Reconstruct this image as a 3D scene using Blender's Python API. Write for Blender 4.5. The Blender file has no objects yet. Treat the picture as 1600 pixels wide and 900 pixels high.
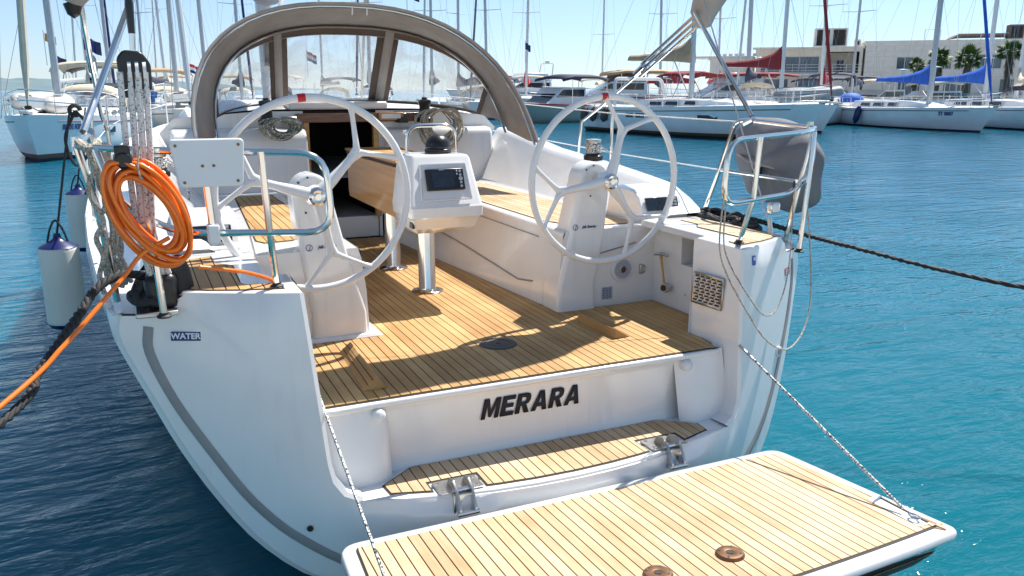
import bpy, bmesh, math, random
from mathutils import Vector, Matrix, Quaternion
from mathutils.geometry import delaunay_2d_cdt
random.seed(7)
SC = bpy.context.scene
COL = SC.collection
R = math.radians

# ------------------------------------------------------------------ camera, sky, sun
cam_data = bpy.data.cameras.new('camera')
cam = bpy.data.objects.new('camera', cam_data)
COL.objects.link(cam)
cam.location = (-1.72, -3.4, 2.155)
cam.rotation_euler = (R(90 - 13.563), 0, R(-24.414))
cam_data.lens = 28.91
cam_data.sensor_width = 36
cam_data.clip_start = 0.05
cam_data.clip_end = 20000
SC.camera = cam
SUN = Vector((0.60, 0.30, 1.0)).normalized()
w = bpy.data.worlds.new('World')
SC.world = w
w.use_nodes = True
nt = w.node_tree
bg = nt.nodes['Background']
sky = nt.nodes.new('ShaderNodeTexSky')
sky.sky_type = 'NISHITA'
sky.sun_disc = False
sky.sun_elevation = math.asin(SUN.z)
sky.sun_rotation = math.atan2(SUN.x, SUN.y)
sky.air_density = 1.0
sky.dust_density = 0.0
sky.ozone_density = 1.0
tint = nt.nodes.new('ShaderNodeMix')
tint.data_type = 'RGBA'
tint.blend_type = 'MULTIPLY'
tint.inputs[0].default_value = 1.0
tco = nt.nodes.new('ShaderNodeTexCoord')
sxyz = nt.nodes.new('ShaderNodeSeparateXYZ')
nt.links.new(tco.outputs['Generated'], sxyz.inputs[0])
mrr = nt.nodes.new('ShaderNodeMapRange')
mrr.inputs[1].default_value = 0.0
mrr.inputs[2].default_value = 0.30
nt.links.new(sxyz.outputs[2], mrr.inputs[0])
tmx = nt.nodes.new('ShaderNodeMix')
tmx.data_type = 'RGBA'
tmx.inputs[6].default_value = (0.54, 0.68, 1.02, 1)
tmx.inputs[7].default_value = (1.04, 1.0, 0.93, 1)
nt.links.new(mrr.outputs[0], tmx.inputs[0])
nt.links.new(tmx.outputs[2], tint.inputs[7])
nt.links.new(sky.outputs[0], tint.inputs[6])
nt.links.new(tint.outputs[2], bg.inputs[0])
bg.inputs[1].default_value = 0.098
sl = bpy.data.lights.new('sun', 'SUN')
sl.energy = 5.0
sl.angle = R(0.5)
sl.color = (1.0, 0.955, 0.89)
so = bpy.data.objects.new('sun', sl)
COL.objects.link(so)
so.rotation_euler = SUN.to_track_quat('Z', 'Y').to_euler()
SC.view_settings.view_transform = 'Standard'
SC.view_settings.look = 'None'
SC.view_settings.gamma = 1
SC.view_settings.exposure = 0.66
SC.cycles.max_bounces = 8
SC.cycles.transparent_max_bounces = 16

# ------------------------------------------------------------------ materials
def new_mat(name):
    m = bpy.data.materials.new(name)
    m.use_nodes = True
    return m, m.node_tree, m.node_tree.nodes['Principled BSDF']

def mat(name, col, rough=0.5, metal=0.0, coat=0.0, var=0.0, vscale=6.0, bump=0.0, bscale=60.0, rvar=0.0, stretch=None, col2=None, stain=None):
    m, t, p = new_mat(name)
    N, L = t.nodes, t.links
    p.inputs['Base Color'].default_value = (*col, 1)
    p.inputs['Roughness'].default_value = rough
    p.inputs['Metallic'].default_value = metal
    p.inputs['Coat Weight'].default_value = coat
    p.inputs['Coat Roughness'].default_value = 0.08
    tc = N.new('ShaderNodeTexCoord')
    src = tc.outputs['Object']
    if stretch:
        mp = N.new('ShaderNodeMapping')
        mp.inputs['Scale'].default_value = stretch
        L.new(src, mp.inputs[0])
        src = mp.outputs[0]
    if var or col2:
        n = N.new('ShaderNodeTexNoise')
        n.inputs['Scale'].default_value = vscale
        n.inputs['Detail'].default_value = 6
        L.new(src, n.inputs['Vector'])
        mx = N.new('ShaderNodeMix')
        mx.data_type = 'RGBA'
        rp = N.new('ShaderNodeMapRange')
        rp.inputs[1].default_value = 0.3
        rp.inputs[2].default_value = 0.7
        L.new(n.outputs[0], rp.inputs[0])
        L.new(rp.outputs[0], mx.inputs[0])
        mx.inputs[6].default_value = (*[min(1, c * (1 + var)) for c in col], 1)
        mx.inputs[7].default_value = (*(col2 if col2 else [c * (1 - var) for c in col]), 1)
        L.new(mx.outputs[2], p.inputs['Base Color'])
    if rvar:
        n3 = N.new('ShaderNodeTexNoise')
        n3.inputs['Scale'].default_value = vscale * 1.7
        n3.inputs['Detail'].default_value = 5
        L.new(src, n3.inputs['Vector'])
        r3 = N.new('ShaderNodeMapRange')
        r3.inputs[3].default_value = max(0.02, rough - rvar)
        r3.inputs[4].default_value = rough + rvar
        L.new(n3.outputs[0], r3.inputs[0])
        L.new(r3.outputs[0], p.inputs['Roughness'])
    if bump:
        n2 = N.new('ShaderNodeTexNoise')
        n2.inputs['Scale'].default_value = bscale
        n2.inputs['Detail'].default_value = 4
        L.new(src, n2.inputs['Vector'])
        b = N.new('ShaderNodeBump')
        b.inputs['Strength'].default_value = bump
        b.inputs['Distance'].default_value = 0.01
        L.new(n2.outputs[0], b.inputs['Height'])
        L.new(b.outputs[0], p.inputs['Normal'])
    return m

def teak_mat(name, ca, cb, along='y'):
    m, t, p = new_mat(name)
    N, L = t.nodes, t.links
    tc = N.new('ShaderNodeTexCoord')
    oi = N.new('ShaderNodeObjectInfo')
    mp = N.new('ShaderNodeMapping')
    mp.inputs['Scale'].default_value = (90, 3.0, 40) if along == 'y' else (3.0, 90, 40)
    add = N.new('ShaderNodeVectorMath')
    add.operation = 'ADD'
    cm = N.new('ShaderNodeCombineXYZ')
    ml = N.new('ShaderNodeMath')
    ml.operation = 'MULTIPLY'
    ml.inputs[1].default_value = 37.0
    L.new(oi.outputs['Random'], ml.inputs[0])
    L.new(ml.outputs[0], cm.inputs[1])
    L.new(tc.outputs['Object'], add.inputs[0])
    L.new(cm.outputs[0], add.inputs[1])
    L.new(add.outputs[0], mp.inputs[0])
    n = N.new('ShaderNodeTexNoise')
    n.inputs['Scale'].default_value = 1.0
    n.inputs['Detail'].default_value = 7
    n.inputs['Roughness'].default_value = 0.65
    L.new(mp.outputs[0], n.inputs['Vector'])
    n2 = N.new('ShaderNodeTexNoise')
    n2.inputs['Scale'].default_value = 3.3
    n2.inputs['Detail'].default_value = 4
    L.new(tc.outputs['Object'], n2.inputs['Vector'])
    mx = N.new('ShaderNodeMix')
    mx.data_type = 'RGBA'
    mx.inputs[6].default_value = (*ca, 1)
    mx.inputs[7].default_value = (*cb, 1)
    # grain + per-plank tone
    r1 = N.new('ShaderNodeMapRange')
    r1.inputs[1].default_value = 0.3
    r1.inputs[2].default_value = 0.75
    r1.inputs[4].default_value = 0.7
    L.new(n.outputs[0], r1.inputs[0])
    r2 = N.new('ShaderNodeMapRange')
    r2.inputs[3].default_value = -0.38
    r2.inputs[4].default_value = 0.50
    L.new(oi.outputs['Random'], r2.inputs[0])
    ad = N.new('ShaderNodeMath')
    ad.operation = 'ADD'
    ad.use_clamp = True
    L.new(r1.outputs[0], ad.inputs[0])
    L.new(r2.outputs[0], ad.inputs[1])
    L.new(ad.outputs[0], mx.inputs[0])
    # broad damp / worn stains
    hs = N.new('ShaderNodeMix')
    hs.data_type = 'RGBA'
    hs.blend_type = 'MULTIPLY'
    hs.inputs[0].default_value = 1
    r3 = N.new('ShaderNodeMapRange')
    r3.inputs[1].default_value = 0.32
    r3.inputs[2].default_value = 0.62
    L.new(n2.outputs[0], r3.inputs[0])
    cr = N.new('ShaderNodeMix')
    cr.data_type = 'RGBA'
    cr.inputs[6].default_value = (0.82, 0.73, 0.62, 1)
    cr.inputs[7].default_value = (1, 1, 1, 1)
    L.new(r3.outputs[0], cr.inputs[0])
    L.new(mx.outputs[2], hs.inputs[6])
    L.new(cr.outputs[2], hs.inputs[7])
    L.new(hs.outputs[2], p.inputs['Base Color'])
    p.inputs['Roughness'].default_value = 0.6
    b = N.new('ShaderNodeBump')
    b.inputs['Strength'].default_value = 0.25
    b.inputs['Distance'].default_value = 0.002
    L.new(n.outputs[0], b.inputs['Height'])
    L.new(b.outputs[0], p.inputs['Normal'])
    return m

def rope_mat(name, ca, cb, scale=60.0, amount=0.5, axis_w=(1, 1, 1)):
    """braided look: small flecks of a second colour"""
    m, t, p = new_mat(name)
    N, L = t.nodes, t.links
    tc = N.new('ShaderNodeTexCoord')
    v = N.new('ShaderNodeTexVoronoi')
    v.inputs['Scale'].default_value = scale
    L.new(tc.outputs['Object'], v.inputs['Vector'])
    sp = N.new('ShaderNodeSeparateColor')
    L.new(v.outputs['Color'], sp.inputs[0])
    lt = N.new('ShaderNodeMath')
    lt.operation = 'LESS_THAN'
    lt.inputs[1].default_value = amount
    L.new(sp.outputs[0], lt.inputs[0])
    mx = N.new('ShaderNodeMix')
    mx.data_type = 'RGBA'
    mx.inputs[6].default_value = (*ca, 1)
    mx.inputs[7].default_value = (*cb, 1)
    L.new(lt.outputs[0], mx.inputs[0])
    L.new(mx.outputs[2], p.inputs['Base Color'])
    p.inputs['Roughness'].default_value = 0.75
    b = N.new('ShaderNodeBump')
    b.inputs['Strength'].default_value = 0.5
    b.inputs['Distance'].default_value = 0.004
    L.new(v.outputs['Distance'], b.inputs['Height'])
    L.new(b.outputs[0], p.inputs['Normal'])
    return m

M = {}
M['gel'] = mat('gelcoat', (0.82, 0.81, 0.79), 0.20, 0, 0.6, var=0.035, vscale=3.0, rvar=0.10)
M['gel_nonskid'] = mat('gelcoat_nonskid', (0.76, 0.765, 0.76), 0.5, 0, 0, var=0.02, vscale=5, bump=0.3, bscale=350)
M['gel_old'] = mat('gelcoat_far', (0.80, 0.80, 0.79), 0.3, 0, 0.3, var=0.05, vscale=1.5)
M['groove'] = mat('grey_rubrail', (0.30, 0.29, 0.28), 0.5, var=0.12, vscale=9)
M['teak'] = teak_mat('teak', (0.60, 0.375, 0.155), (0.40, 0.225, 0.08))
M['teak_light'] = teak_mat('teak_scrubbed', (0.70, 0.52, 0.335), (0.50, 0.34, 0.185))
M['teak_dark'] = teak_mat('teak_deep_brown', (0.33, 0.20, 0.08), (0.2, 0.11, 0.05))  # deeper brown teak for the strip on the platform's aft face
M['caulk'] = mat('black_caulk', (0.022, 0.018, 0.015), 0.6, var=0.2)
M['varnish'] = mat('varnished_wood', (0.56, 0.29, 0.07), 0.3, 0, 0.5, col2=(0.42, 0.19, 0.045), vscale=1.2, stretch=(6, 1, 30))
M['mahog'] = mat('mahogany', (0.23, 0.09, 0.035), 0.3, 0, 0.5, col2=(0.12, 0.045, 0.02), vscale=2, stretch=(4, 4, 25))
M['steel'] = mat('stainless', (0.76, 0.74, 0.70), 0.14, 1.0, rvar=0.05, vscale=9)
M['steel_dull'] = mat('cast_steel', (0.52, 0.51, 0.49), 0.32, 1.0, var=0.12, vscale=14, rvar=0.1)
M['wire'] = mat('wire', (0.42, 0.42, 0.42), 0.45, 0.6)
M['bronze'] = mat('bronze', (0.20, 0.11, 0.06), 0.4, 0.8, var=0.25, vscale=20)
M['black'] = mat('black_plastic', (0.012, 0.012, 0.013), 0.32, var=0.2)
M['rubber'] = mat('black_rubber', (0.02, 0.02, 0.02), 0.6)
M['screen'] = mat('display_glass', (0.012, 0.014, 0.018), 0.08, 0, 0.5, col2=(0.015, 0.028, 0.045), vscale=14)
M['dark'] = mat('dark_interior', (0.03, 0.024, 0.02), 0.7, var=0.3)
M['canvas'] = mat('taupe_canvas', (0.33, 0.305, 0.285), 0.85, var=0.12, vscale=5, bump=1.0, bscale=4)
M['canvas_dk'] = mat('brown_canvas', (0.11, 0.078, 0.062), 0.8, var=0.1, vscale=9)
M['canvas_grey'] = mat('grey_canvas', (0.16, 0.165, 0.185), 0.85, var=0.15, vscale=5, bump=1.0, bscale=6)
M['canvas_tan'] = mat('tan_canvas', (0.48, 0.33, 0.20), 0.85, var=0.12, vscale=3, bump=0.4, bscale=12)
M['canvas_cream'] = mat('cream_canvas', (0.62, 0.55, 0.42), 0.85, var=0.08, vscale=3)
M['canvas_blue'] = mat('blue_canvas', (0.018, 0.12, 0.55), 0.7, var=0.18, vscale=2.5, bump=0.6, bscale=8)
M['canvas_red'] = mat('dark_red_canvas', (0.26, 0.022, 0.028), 0.8, var=0.15, vscale=2.5)
M['canvas_brred'] = mat('bright_red_canvas', (0.65, 0.05, 0.05), 0.8, var=0.1)
M['canvas_navy'] = mat('navy_canvas', (0.025, 0.03, 0.06), 0.75, var=0.1)
M['redtape'] = mat('red_tape', (0.62, 0.015, 0.02), 0.35)
M['orange'] = mat('orange_cable', (0.92, 0.19, 0.005), 0.30, 0, 0.3, var=0.08, vscale=30)
M['fender'] = mat('fender_vinyl', (0.72, 0.69, 0.62), 0.45, var=0.06, vscale=4, bump=0.1, bscale=200)
M['navy'] = mat('navy_vinyl', (0.008, 0.015, 0.10), 0.35, var=0.1)
M['fender_dk'] = mat('brown_fender_sock', (0.10, 0.08, 0.065), 0.8, var=0.2)
M['rope_w'] = rope_mat('white_flecked_rope', (0.72, 0.71, 0.68), (0.22, 0.22, 0.25), 210, 0.13)
M['rope_g'] = rope_mat('green_white_rope', (0.60, 0.60, 0.50), (0.07, 0.10, 0.09), 170, 0.42)
M['rope_tan'] = rope_mat('beige_rope', (0.52, 0.48, 0.40), (0.25, 0.22, 0.18), 220, 0.35)
M['rope_k'] = mat('black_mooring_rope', (0.028, 0.026, 0.026), 0.7, var=0.3, vscale=60, bump=0.4, bscale=200)
M['rope_bw'] = rope_mat('black_white_cord', (0.75, 0.74, 0.70), (0.05, 0.05, 0.05), 170, 0.36)
M['alu'] = mat('anodised_mast', (0.50, 0.51, 0.52), 0.45, 0.35, var=0.06)
M['mastw'] = mat('white_mast', (0.66, 0.66, 0.66), 0.4, 0.0, var=0.04)
M['white'] = mat('white_plastic', (0.74, 0.745, 0.75), 0.38, var=0.02, vscale=8)
M['decal_navy'] = mat('navy_decal', (0.012, 0.022, 0.16), 0.4)
M['decal_blk'] = mat('black_decal', (0.012, 0.012, 0.018), 0.65)
M['decal_wh'] = mat('white_decal', (0.8, 0.8, 0.8), 0.4)
M['decal_gr'] = mat('grey_decal', (0.36, 0.40, 0.46), 0.4)
M['decal_bl'] = mat('blue_decal', (0.03, 0.10, 0.50), 0.4)
M['glass_dk'] = mat('dark_glass', (0.015, 0.02, 0.03), 0.08, 0, 0.4)
M['win'] = mat('window_glass', (0.05, 0.075, 0.11), 0.1, 0, 0.5, col2=(0.10, 0.14, 0.19), vscale=0.8)
M['antifoul'] = mat('antifouling', (0.02, 0.03, 0.05), 0.7)
M['stripe_br'] = mat('brown_stripe', (0.16, 0.06, 0.035), 0.5)
M['stripe_ol'] = mat('ochre_stripe', (0.12, 0.10, 0.03), 0.5)
M['stripe_nv'] = mat('navy_stripe', (0.02, 0.03, 0.10), 0.4)
M['stripe_rd'] = mat('red_stripe', (0.45, 0.03, 0.03), 0.4)
M['hull_grey'] = mat('grey_hull', (0.27, 0.30, 0.27), 0.35, 0, 0.3, var=0.1, vscale=1)
M['hypalon'] = mat('dinghy_grey', (0.34, 0.35, 0.36), 0.6, var=0.08, vscale=3)
M['hypalon_l'] = mat('dinghy_light', (0.55, 0.53, 0.49), 0.6, var=0.08, vscale=3)
M['conc'] = mat('quay_concrete', (0.52, 0.49, 0.44), 0.85, var=0.15, vscale=1.2, bump=0.4, bscale=8)
M['block'] = mat('limestone_block', (0.72, 0.69, 0.64), 0.85, var=0.07, vscale=1.5, bump=0.3, bscale=15)
M['joint'] = mat('mortar', (0.40, 0.38, 0.35), 0.9)
M['cream'] = mat('cream_render', (0.70, 0.66, 0.57), 0.85, var=0.05, vscale=1)
M['roofbr'] = mat('roof_felt', (0.17, 0.13, 0.11), 0.9, var=0.15)
M['frame'] = mat('window_frame', (0.62, 0.63, 0.64), 0.4)
M['bark'] = mat('palm_bark', (0.15, 0.10, 0.065), 0.9, var=0.3, vscale=5, bump=0.8, bscale=20)
M['leaf'] = mat('palm_leaf', (0.12, 0.20, 0.028), 0.5, col2=(0.07, 0.12, 0.02), vscale=2)
M['leaf_dry'] = mat('palm_leaf_dry', (0.20, 0.14, 0.08), 0.8, var=0.2)
M['skin'] = mat('skin', (0.36, 0.19, 0.12), 0.55, var=0.05)
M['hair'] = mat('hair', (0.015, 0.011, 0.01), 0.7)
M['shirt'] = mat('white_shirt', (0.72, 0.73, 0.75), 0.85, var=0.04)
M['shorts_r'] = mat('red_shorts', (0.55, 0.02, 0.03), 0.8)
M['shorts_b'] = mat('blue_shorts', (0.05, 0.14, 0.38), 0.8)
M['shorts_k'] = mat('dark_shorts', (0.03, 0.035, 0.05), 0.8)
M['hills'] = mat('wooded_hill_hazed', (0.10, 0.17, 0.20), 0.95, col2=(0.15, 0.21, 0.22), vscale=0.004)  # distance haze is put into the hill colour itself

def grime(m, amt=0.12):
    t = m.node_tree; N, L = t.nodes, t.links
    p = N['Principled BSDF']
    src = p.inputs['Base Color'].links[0].from_socket
    tc = N.new('ShaderNodeTexCoord'); mp = N.new('ShaderNodeMapping'); mp.inputs['Scale'].default_value = (22, 22, 1.6)
    L.new(tc.outputs['Object'], mp.inputs[0])
    n = N.new('ShaderNodeTexNoise'); n.inputs['Scale'].default_value = 1.0; n.inputs['Detail'].default_value = 5
    L.new(mp.outputs[0], n.inputs['Vector'])
    n2 = N.new('ShaderNodeTexNoise'); n2.inputs['Scale'].default_value = 1.3; n2.inputs['Detail'].default_value = 3
    L.new(tc.outputs['Object'], n2.inputs['Vector'])
    ml = N.new('ShaderNodeMath'); ml.operation = 'MULTIPLY'
    r = N.new('ShaderNodeMapRange'); r.inputs[1].default_value = 0.52; r.inputs[2].default_value = 0.78; r.inputs[4].default_value = 1.0
    L.new(n.outputs[0], r.inputs[0])
    r2 = N.new('ShaderNodeMapRange'); r2.inputs[1].default_value = 0.42; r2.inputs[2].default_value = 0.7
    L.new(n2.outputs[0], r2.inputs[0])
    L.new(r.outputs[0], ml.inputs[0]); L.new(r2.outputs[0], ml.inputs[1])
    m2 = N.new('ShaderNodeMath'); m2.operation = 'MULTIPLY'; m2.inputs[1].default_value = amt*3
    L.new(ml.outputs[0], m2.inputs[0])
    mx = N.new('ShaderNodeMix'); mx.data_type = 'RGBA'
    L.new(m2.outputs[0], mx.inputs[0]); L.new(src, mx.inputs[6]); mx.inputs[7].default_value = (0.50, 0.48, 0.44, 1)
    L.new(mx.outputs[2], p.inputs['Base Color'])
grime(M['gel'])
grime(M['gel_old'], 0.16)

# clear vinyl: see-through, softly creased, a little milky
def vinyl():
    m, t, p = new_mat('clear_vinyl')
    N, L = t.nodes, t.links
    out = N['Material Output']
    p.inputs['Base Color'].default_value = (0.82, 0.83, 0.85, 1)
    p.inputs['Roughness'].default_value = 0.12
    tr = N.new('ShaderNodeBsdfTransparent')
    tr.inputs[0].default_value = (0.93, 0.945, 0.96, 1)
    mx = N.new('ShaderNodeMixShader')
    tc = N.new('ShaderNodeTexCoord')
    n = N.new('ShaderNodeTexNoise')
    n.inputs['Scale'].default_value = 3.5
    n.inputs['Detail'].default_value = 7
    n.inputs['Distortion'].default_value = 1.4
    L.new(tc.outputs['Object'], n.inputs['Vector'])
    r = N.new('ShaderNodeMapRange')
    r.inputs[1].default_value = 0.40
    r.inputs[2].default_value = 0.75
    r.inputs[3].default_value = 0.12
    r.inputs[4].default_value = 0.70
    L.new(n.outputs[0], r.inputs[0])
    b = N.new('ShaderNodeBump')
    b.inputs['Strength'].default_value = 0.6
    b.inputs['Distance'].default_value = 0.03
    L.new(n.outputs[0], b.inputs['Height'])
    L.new(b.outputs[0], p.inputs['Normal'])
    L.new(r.outputs[0], mx.inputs[0])
    L.new(tr.outputs[0], mx.inputs[1])
    L.new(p.outputs[0], mx.inputs[2])
    L.new(mx.outputs[0], out.inputs[0])
    return m
M['vinyl'] = vinyl()

def water_mat():
    m, t, p = new_mat('sea_water')
    N, L = t.nodes, t.links
    tc = N.new('ShaderNodeTexCoord')
    n0 = N.new('ShaderNodeTexNoise')
    n0.inputs['Scale'].default_value = 0.35
    n0.inputs['Detail'].default_value = 3
    L.new(tc.outputs['Object'], n0.inputs['Vector'])
    mx = N.new('ShaderNodeMix')
    mx.data_type = 'RGBA'
    mx.inputs[6].default_value = (0.001, 0.092, 0.150, 1)
    mx.inputs[7].default_value = (0.003, 0.135, 0.225, 1)
    L.new(n0.outputs[0], mx.inputs[0])
    # greener over the quay shallows; this colour also lifts the hull's shaded water
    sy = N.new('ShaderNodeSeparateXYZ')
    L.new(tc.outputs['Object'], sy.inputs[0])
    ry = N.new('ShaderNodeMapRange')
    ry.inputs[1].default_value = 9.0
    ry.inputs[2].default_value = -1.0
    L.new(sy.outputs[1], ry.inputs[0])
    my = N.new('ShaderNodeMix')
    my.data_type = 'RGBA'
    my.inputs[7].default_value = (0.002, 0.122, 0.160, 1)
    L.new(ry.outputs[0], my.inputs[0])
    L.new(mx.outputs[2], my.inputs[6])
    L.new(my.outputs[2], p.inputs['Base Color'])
    p.inputs['Roughness'].default_value = 0.06
    p.inputs['IOR'].default_value = 1.33
    p.inputs['Subsurface Weight'].default_value = 1.0
    p.inputs['Subsurface Radius'].default_value = (0.2, 1.0, 0.95)
    p.inputs['Subsurface Scale'].default_value = 2.2
    p.inputs['Specular IOR Level'].default_value = 0.5
    mp = N.new('ShaderNodeMapping')
    mp.inputs['Rotation'].default_value = (0, 0, R(-18))
    mp.inputs['Scale'].default_value = (1.0, 2.4, 1)
    L.new(tc.outputs['Object'], mp.inputs[0])
    pn_ = N.new('ShaderNodeTexNoise')
    pn_.inputs['Scale'].default_value = 0.22
    pn_.inputs['Detail'].default_value = 3
    L.new(mp.outputs[0], pn_.inputs['Vector'])
    pr = N.new('ShaderNodeMapRange')
    pr.inputs[1].default_value = 0.35
    pr.inputs[2].default_value = 0.65
    pr.inputs[3].default_value = 0.35
    pr.inputs[4].default_value = 0.95
    L.new(pn_.outputs[0], pr.inputs[0])
    prev = None
    for sc, st, dist in ((1.1, 0.55, 0.10), (3.6, 0.55, 0.035), (11.0, 0.45, 0.010)):
        n = N.new('ShaderNodeTexNoise')
        n.inputs['Scale'].default_value = sc
        n.inputs['Detail'].default_value = 3
        n.inputs['Roughness'].default_value = 0.5
        n.inputs['Distortion'].default_value = 0.4
        L.new(mp.outputs[0], n.inputs['Vector'])
        b = N.new('ShaderNodeBump')
        b.inputs['Strength'].default_value = st
        b.inputs['Distance'].default_value = dist
        L.new(pr.outputs[0], b.inputs['Strength']) if sc > 2 else None
        L.new(n.outputs[0], b.inputs['Height'])
        if prev:
            L.new(prev.outputs[0], b.inputs['Normal'])
        prev = b
    L.new(prev.outputs[0], p.inputs['Normal'])
    return m
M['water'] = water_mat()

# ------------------------------------------------------------------ helpers
def tag(o, label=None, cat=None, group=None, kind=None):
    if label: o['label'] = label
    if cat: o['category'] = cat
    if group: o['group'] = group
    if kind: o['kind'] = kind
    return o

def empty(name, loc=(0, 0, 0), rz=0.0, label=None, cat=None, group=None, parent=None):
    o = bpy.data.objects.new(name, None)
    COL.objects.link(o)
    o.location = loc
    o.rotation_euler = (0, 0, rz)
    o.empty_display_size = 0.1
    if parent: o.parent = parent
    return tag(o, label, cat, group)

def link(name, me, m=None, parent=None, loc=None):
    o = bpy.data.objects.new(name, me)
    COL.objects.link(o)
    if m is not None:
        me.materials.clear()
        for x in (m if isinstance(m, (list, tuple)) else [m]):
            me.materials.append(x)
    if parent: o.parent = parent
    if loc: o.location = loc
    return o

def finish(me, angle=35):
    me.update()
    for p in me.polygons: p.use_smooth = True
    try: me.set_sharp_from_angle(angle=R(angle))
    except Exception: pass

class MB:
    """collects geometry for ONE mesh"""
    def __init__(s):
        s.v = []; s.f = []; s.mi = []
    def add(s, vs, fs, mi=0):
        b = len(s.v)
        s.v += [tuple(x) for x in vs]
        s.f += [tuple(i + b for i in f) for f in fs]
        s.mi += [mi] * len(fs)
        return s
    def box(s, lo, hi, mi=0, M4=None):
        x0, y0, z0 = lo; x1, y1, z1 = hi
        vs = [Vector(p) for p in ((x0,y0,z0),(x1,y0,z0),(x1,y1,z0),(x0,y1,z0),(x0,y0,z1),(x1,y0,z1),(x1,y1,z1),(x0,y1,z1))]
        if M4: vs = [M4 @ p for p in vs]
        return s.add(vs, [(0,3,2,1),(4,5,6,7),(0,1,5,4),(1,2,6,5),(2,3,7,6),(3,0,4,7)], mi)
    def tube(s, pts, r, n=8, closed=False, mi=0, caps=True):
        pts = [Vector(p) for p in pts]
        k = len(pts)
        rr = r if isinstance(r, (list, tuple)) else [r] * k
        tang = []
        for i in range(k):
            a = pts[(i - 1) % k] if (closed or i > 0) else pts[i]
            b = pts[(i + 1) % k] if (closed or i < k - 1) else pts[i]
            t = (b - a)
            tang.append(t.normalized() if t.length > 1e-9 else Vector((0, 0, 1)))
        ref = Vector((0, 0, 1)) if abs(tang[0].z) < 0.9 else Vector((1, 0, 0))
        u = tang[0].cross(ref).normalized()
        vs = []
        for i in range(k):
            if i:
                q = tang[i - 1].rotation_difference(tang[i])
                u = (q @ u)
                u = (u - tang[i] * u.dot(tang[i])).normalized()
            v = tang[i].cross(u)
            for j in range(n):
                a = 2 * math.pi * j / n
                vs.append(pts[i] + (u * math.cos(a) + v * math.sin(a)) * rr[i])
        fs = []
        for i in range(k if closed else k - 1):
            for j in range(n):
                a = i * n + j; b = i * n + (j + 1) % n
                c = ((i + 1) % k) * n + (j + 1) % n; d = ((i + 1) % k) * n + j
                fs.append((a, b, c, d))
        if caps and not closed:
            fs.append(tuple(reversed(range(n))))
            fs.append(tuple(range((k - 1) * n, k * n)))
        return s.add(vs, fs, mi)
    def lathe(s, prof, n=20, M4=None, mi=0):
        """prof: list of (r, h) round local z"""
        vs = []
        for r, h in prof:
            for j in range(n):
                a = 2 * math.pi * j / n
                p = Vector((r * math.cos(a), r * math.sin(a), h))
                vs.append(M4 @ p if M4 else p)
        fs = []
        k = len(prof)
        for i in range(k - 1):
            for j in range(n):
                fs.append((i*n+j, i*n+(j+1)%n, (i+1)*n+(j+1)%n, (i+1)*n+j))
        fs.append(tuple(reversed(range(n))))
        fs.append(tuple(range((k-1)*n, k*n)))
        return s.add(vs, fs, mi)
    def grid(s, rows, mi=0, closed_u=False):
        """rows: list of equal-length point lists"""
        n = len(rows[0]); vs = [p for r_ in rows for p in r_]; fs = []
        for i in range(len(rows) - 1):
            for j in range(n if closed_u else n - 1):
                a = i*n+j; b = i*n+(j+1)%n; c = (i+1)*n+(j+1)%n; d = (i+1)*n+j
                fs.append((a, b, c, d))
        return s.add(vs, fs, mi)
    def prism(s, poly, h, axis='z', base=0.0, mi=0, top=None):
        """poly in 2-D extruded; axis z: (x,y) up; axis y: (x,z) along y; axis x: (y,z) along x"""
        def P(a, b, c):
            return (a, b, c) if axis == 'z' else ((a, c, b) if axis == 'y' else (c, a, b))
        n = len(poly)
        q = top or poly
        vs = [P(a, b, base) for a, b in poly] + [P(a, b, base + h) for a, b in q]
        fs = [tuple(range(n)), tuple(range(2*n-1, n-1, -1))]
        for i in range(n): fs.append((i, n+i, n+(i+1)%n, (i+1)%n))
        return s.add(vs, fs, mi)
    def build(s, name, m, parent=None, angle=35, bevel=0.0, seg=2, loc=None, solid=0.0, sub=0, label=None, off=-1):
        me = bpy.data.meshes.new(name)
        me.from_pydata(s.v, [], s.f)
        bm = bmesh.new(); bm.from_mesh(me)
        bmesh.ops.recalc_face_normals(bm, faces=bm.faces)
        bm.to_mesh(me); bm.free()
        o = link(name, me, m, parent, loc)
        if len(me.polygons) == len(s.mi):
            for p, i in zip(me.polygons, s.mi): p.material_index = i
        finish(me, angle)
        if sub:
            md = o.modifiers.new('sub', 'SUBSURF'); md.levels = sub; md.render_levels = sub
        if solid:
            md = o.modifiers.new('solid', 'SOLIDIFY'); md.thickness = solid; md.offset = off
        if bevel:
            md = o.modifiers.new('bevel', 'BEVEL'); md.width = bevel; md.segments = seg
            md.limit_method = 'ANGLE'; md.angle_limit = R(32); md.harden_normals = False
        if label: o['label'] = label
        if name in ('screws', 'button', 'standing_rigging', 'plate_rows', 'mark', 'turns'): o['kind'] = 'stuff'
        return o

def smooth(pts, n=6, closed=False):
    """Catmull-Rom through points"""
    P = [Vector(p) for p in pts]; out = []; k = len(P)
    rng = range(k) if closed else range(k - 1)
    for i in rng:
        p0 = P[(i-1) % k] if (closed or i > 0) else P[i]*2 - P[i+1]
        p1 = P[i]; p2 = P[(i+1) % k]
        p3 = P[(i+2) % k] if (closed or i < k-2) else P[i+1]*2 - P[i]
        for j in range(n):
            t = j / n
            out.append(0.5*((2*p1)+(-p0+p2)*t+(2*p0-5*p1+4*p2-p3)*t*t+(-p0+3*p1-3*p2+p3)*t*t*t))
    if not closed: out.append(P[-1])
    return out

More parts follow.
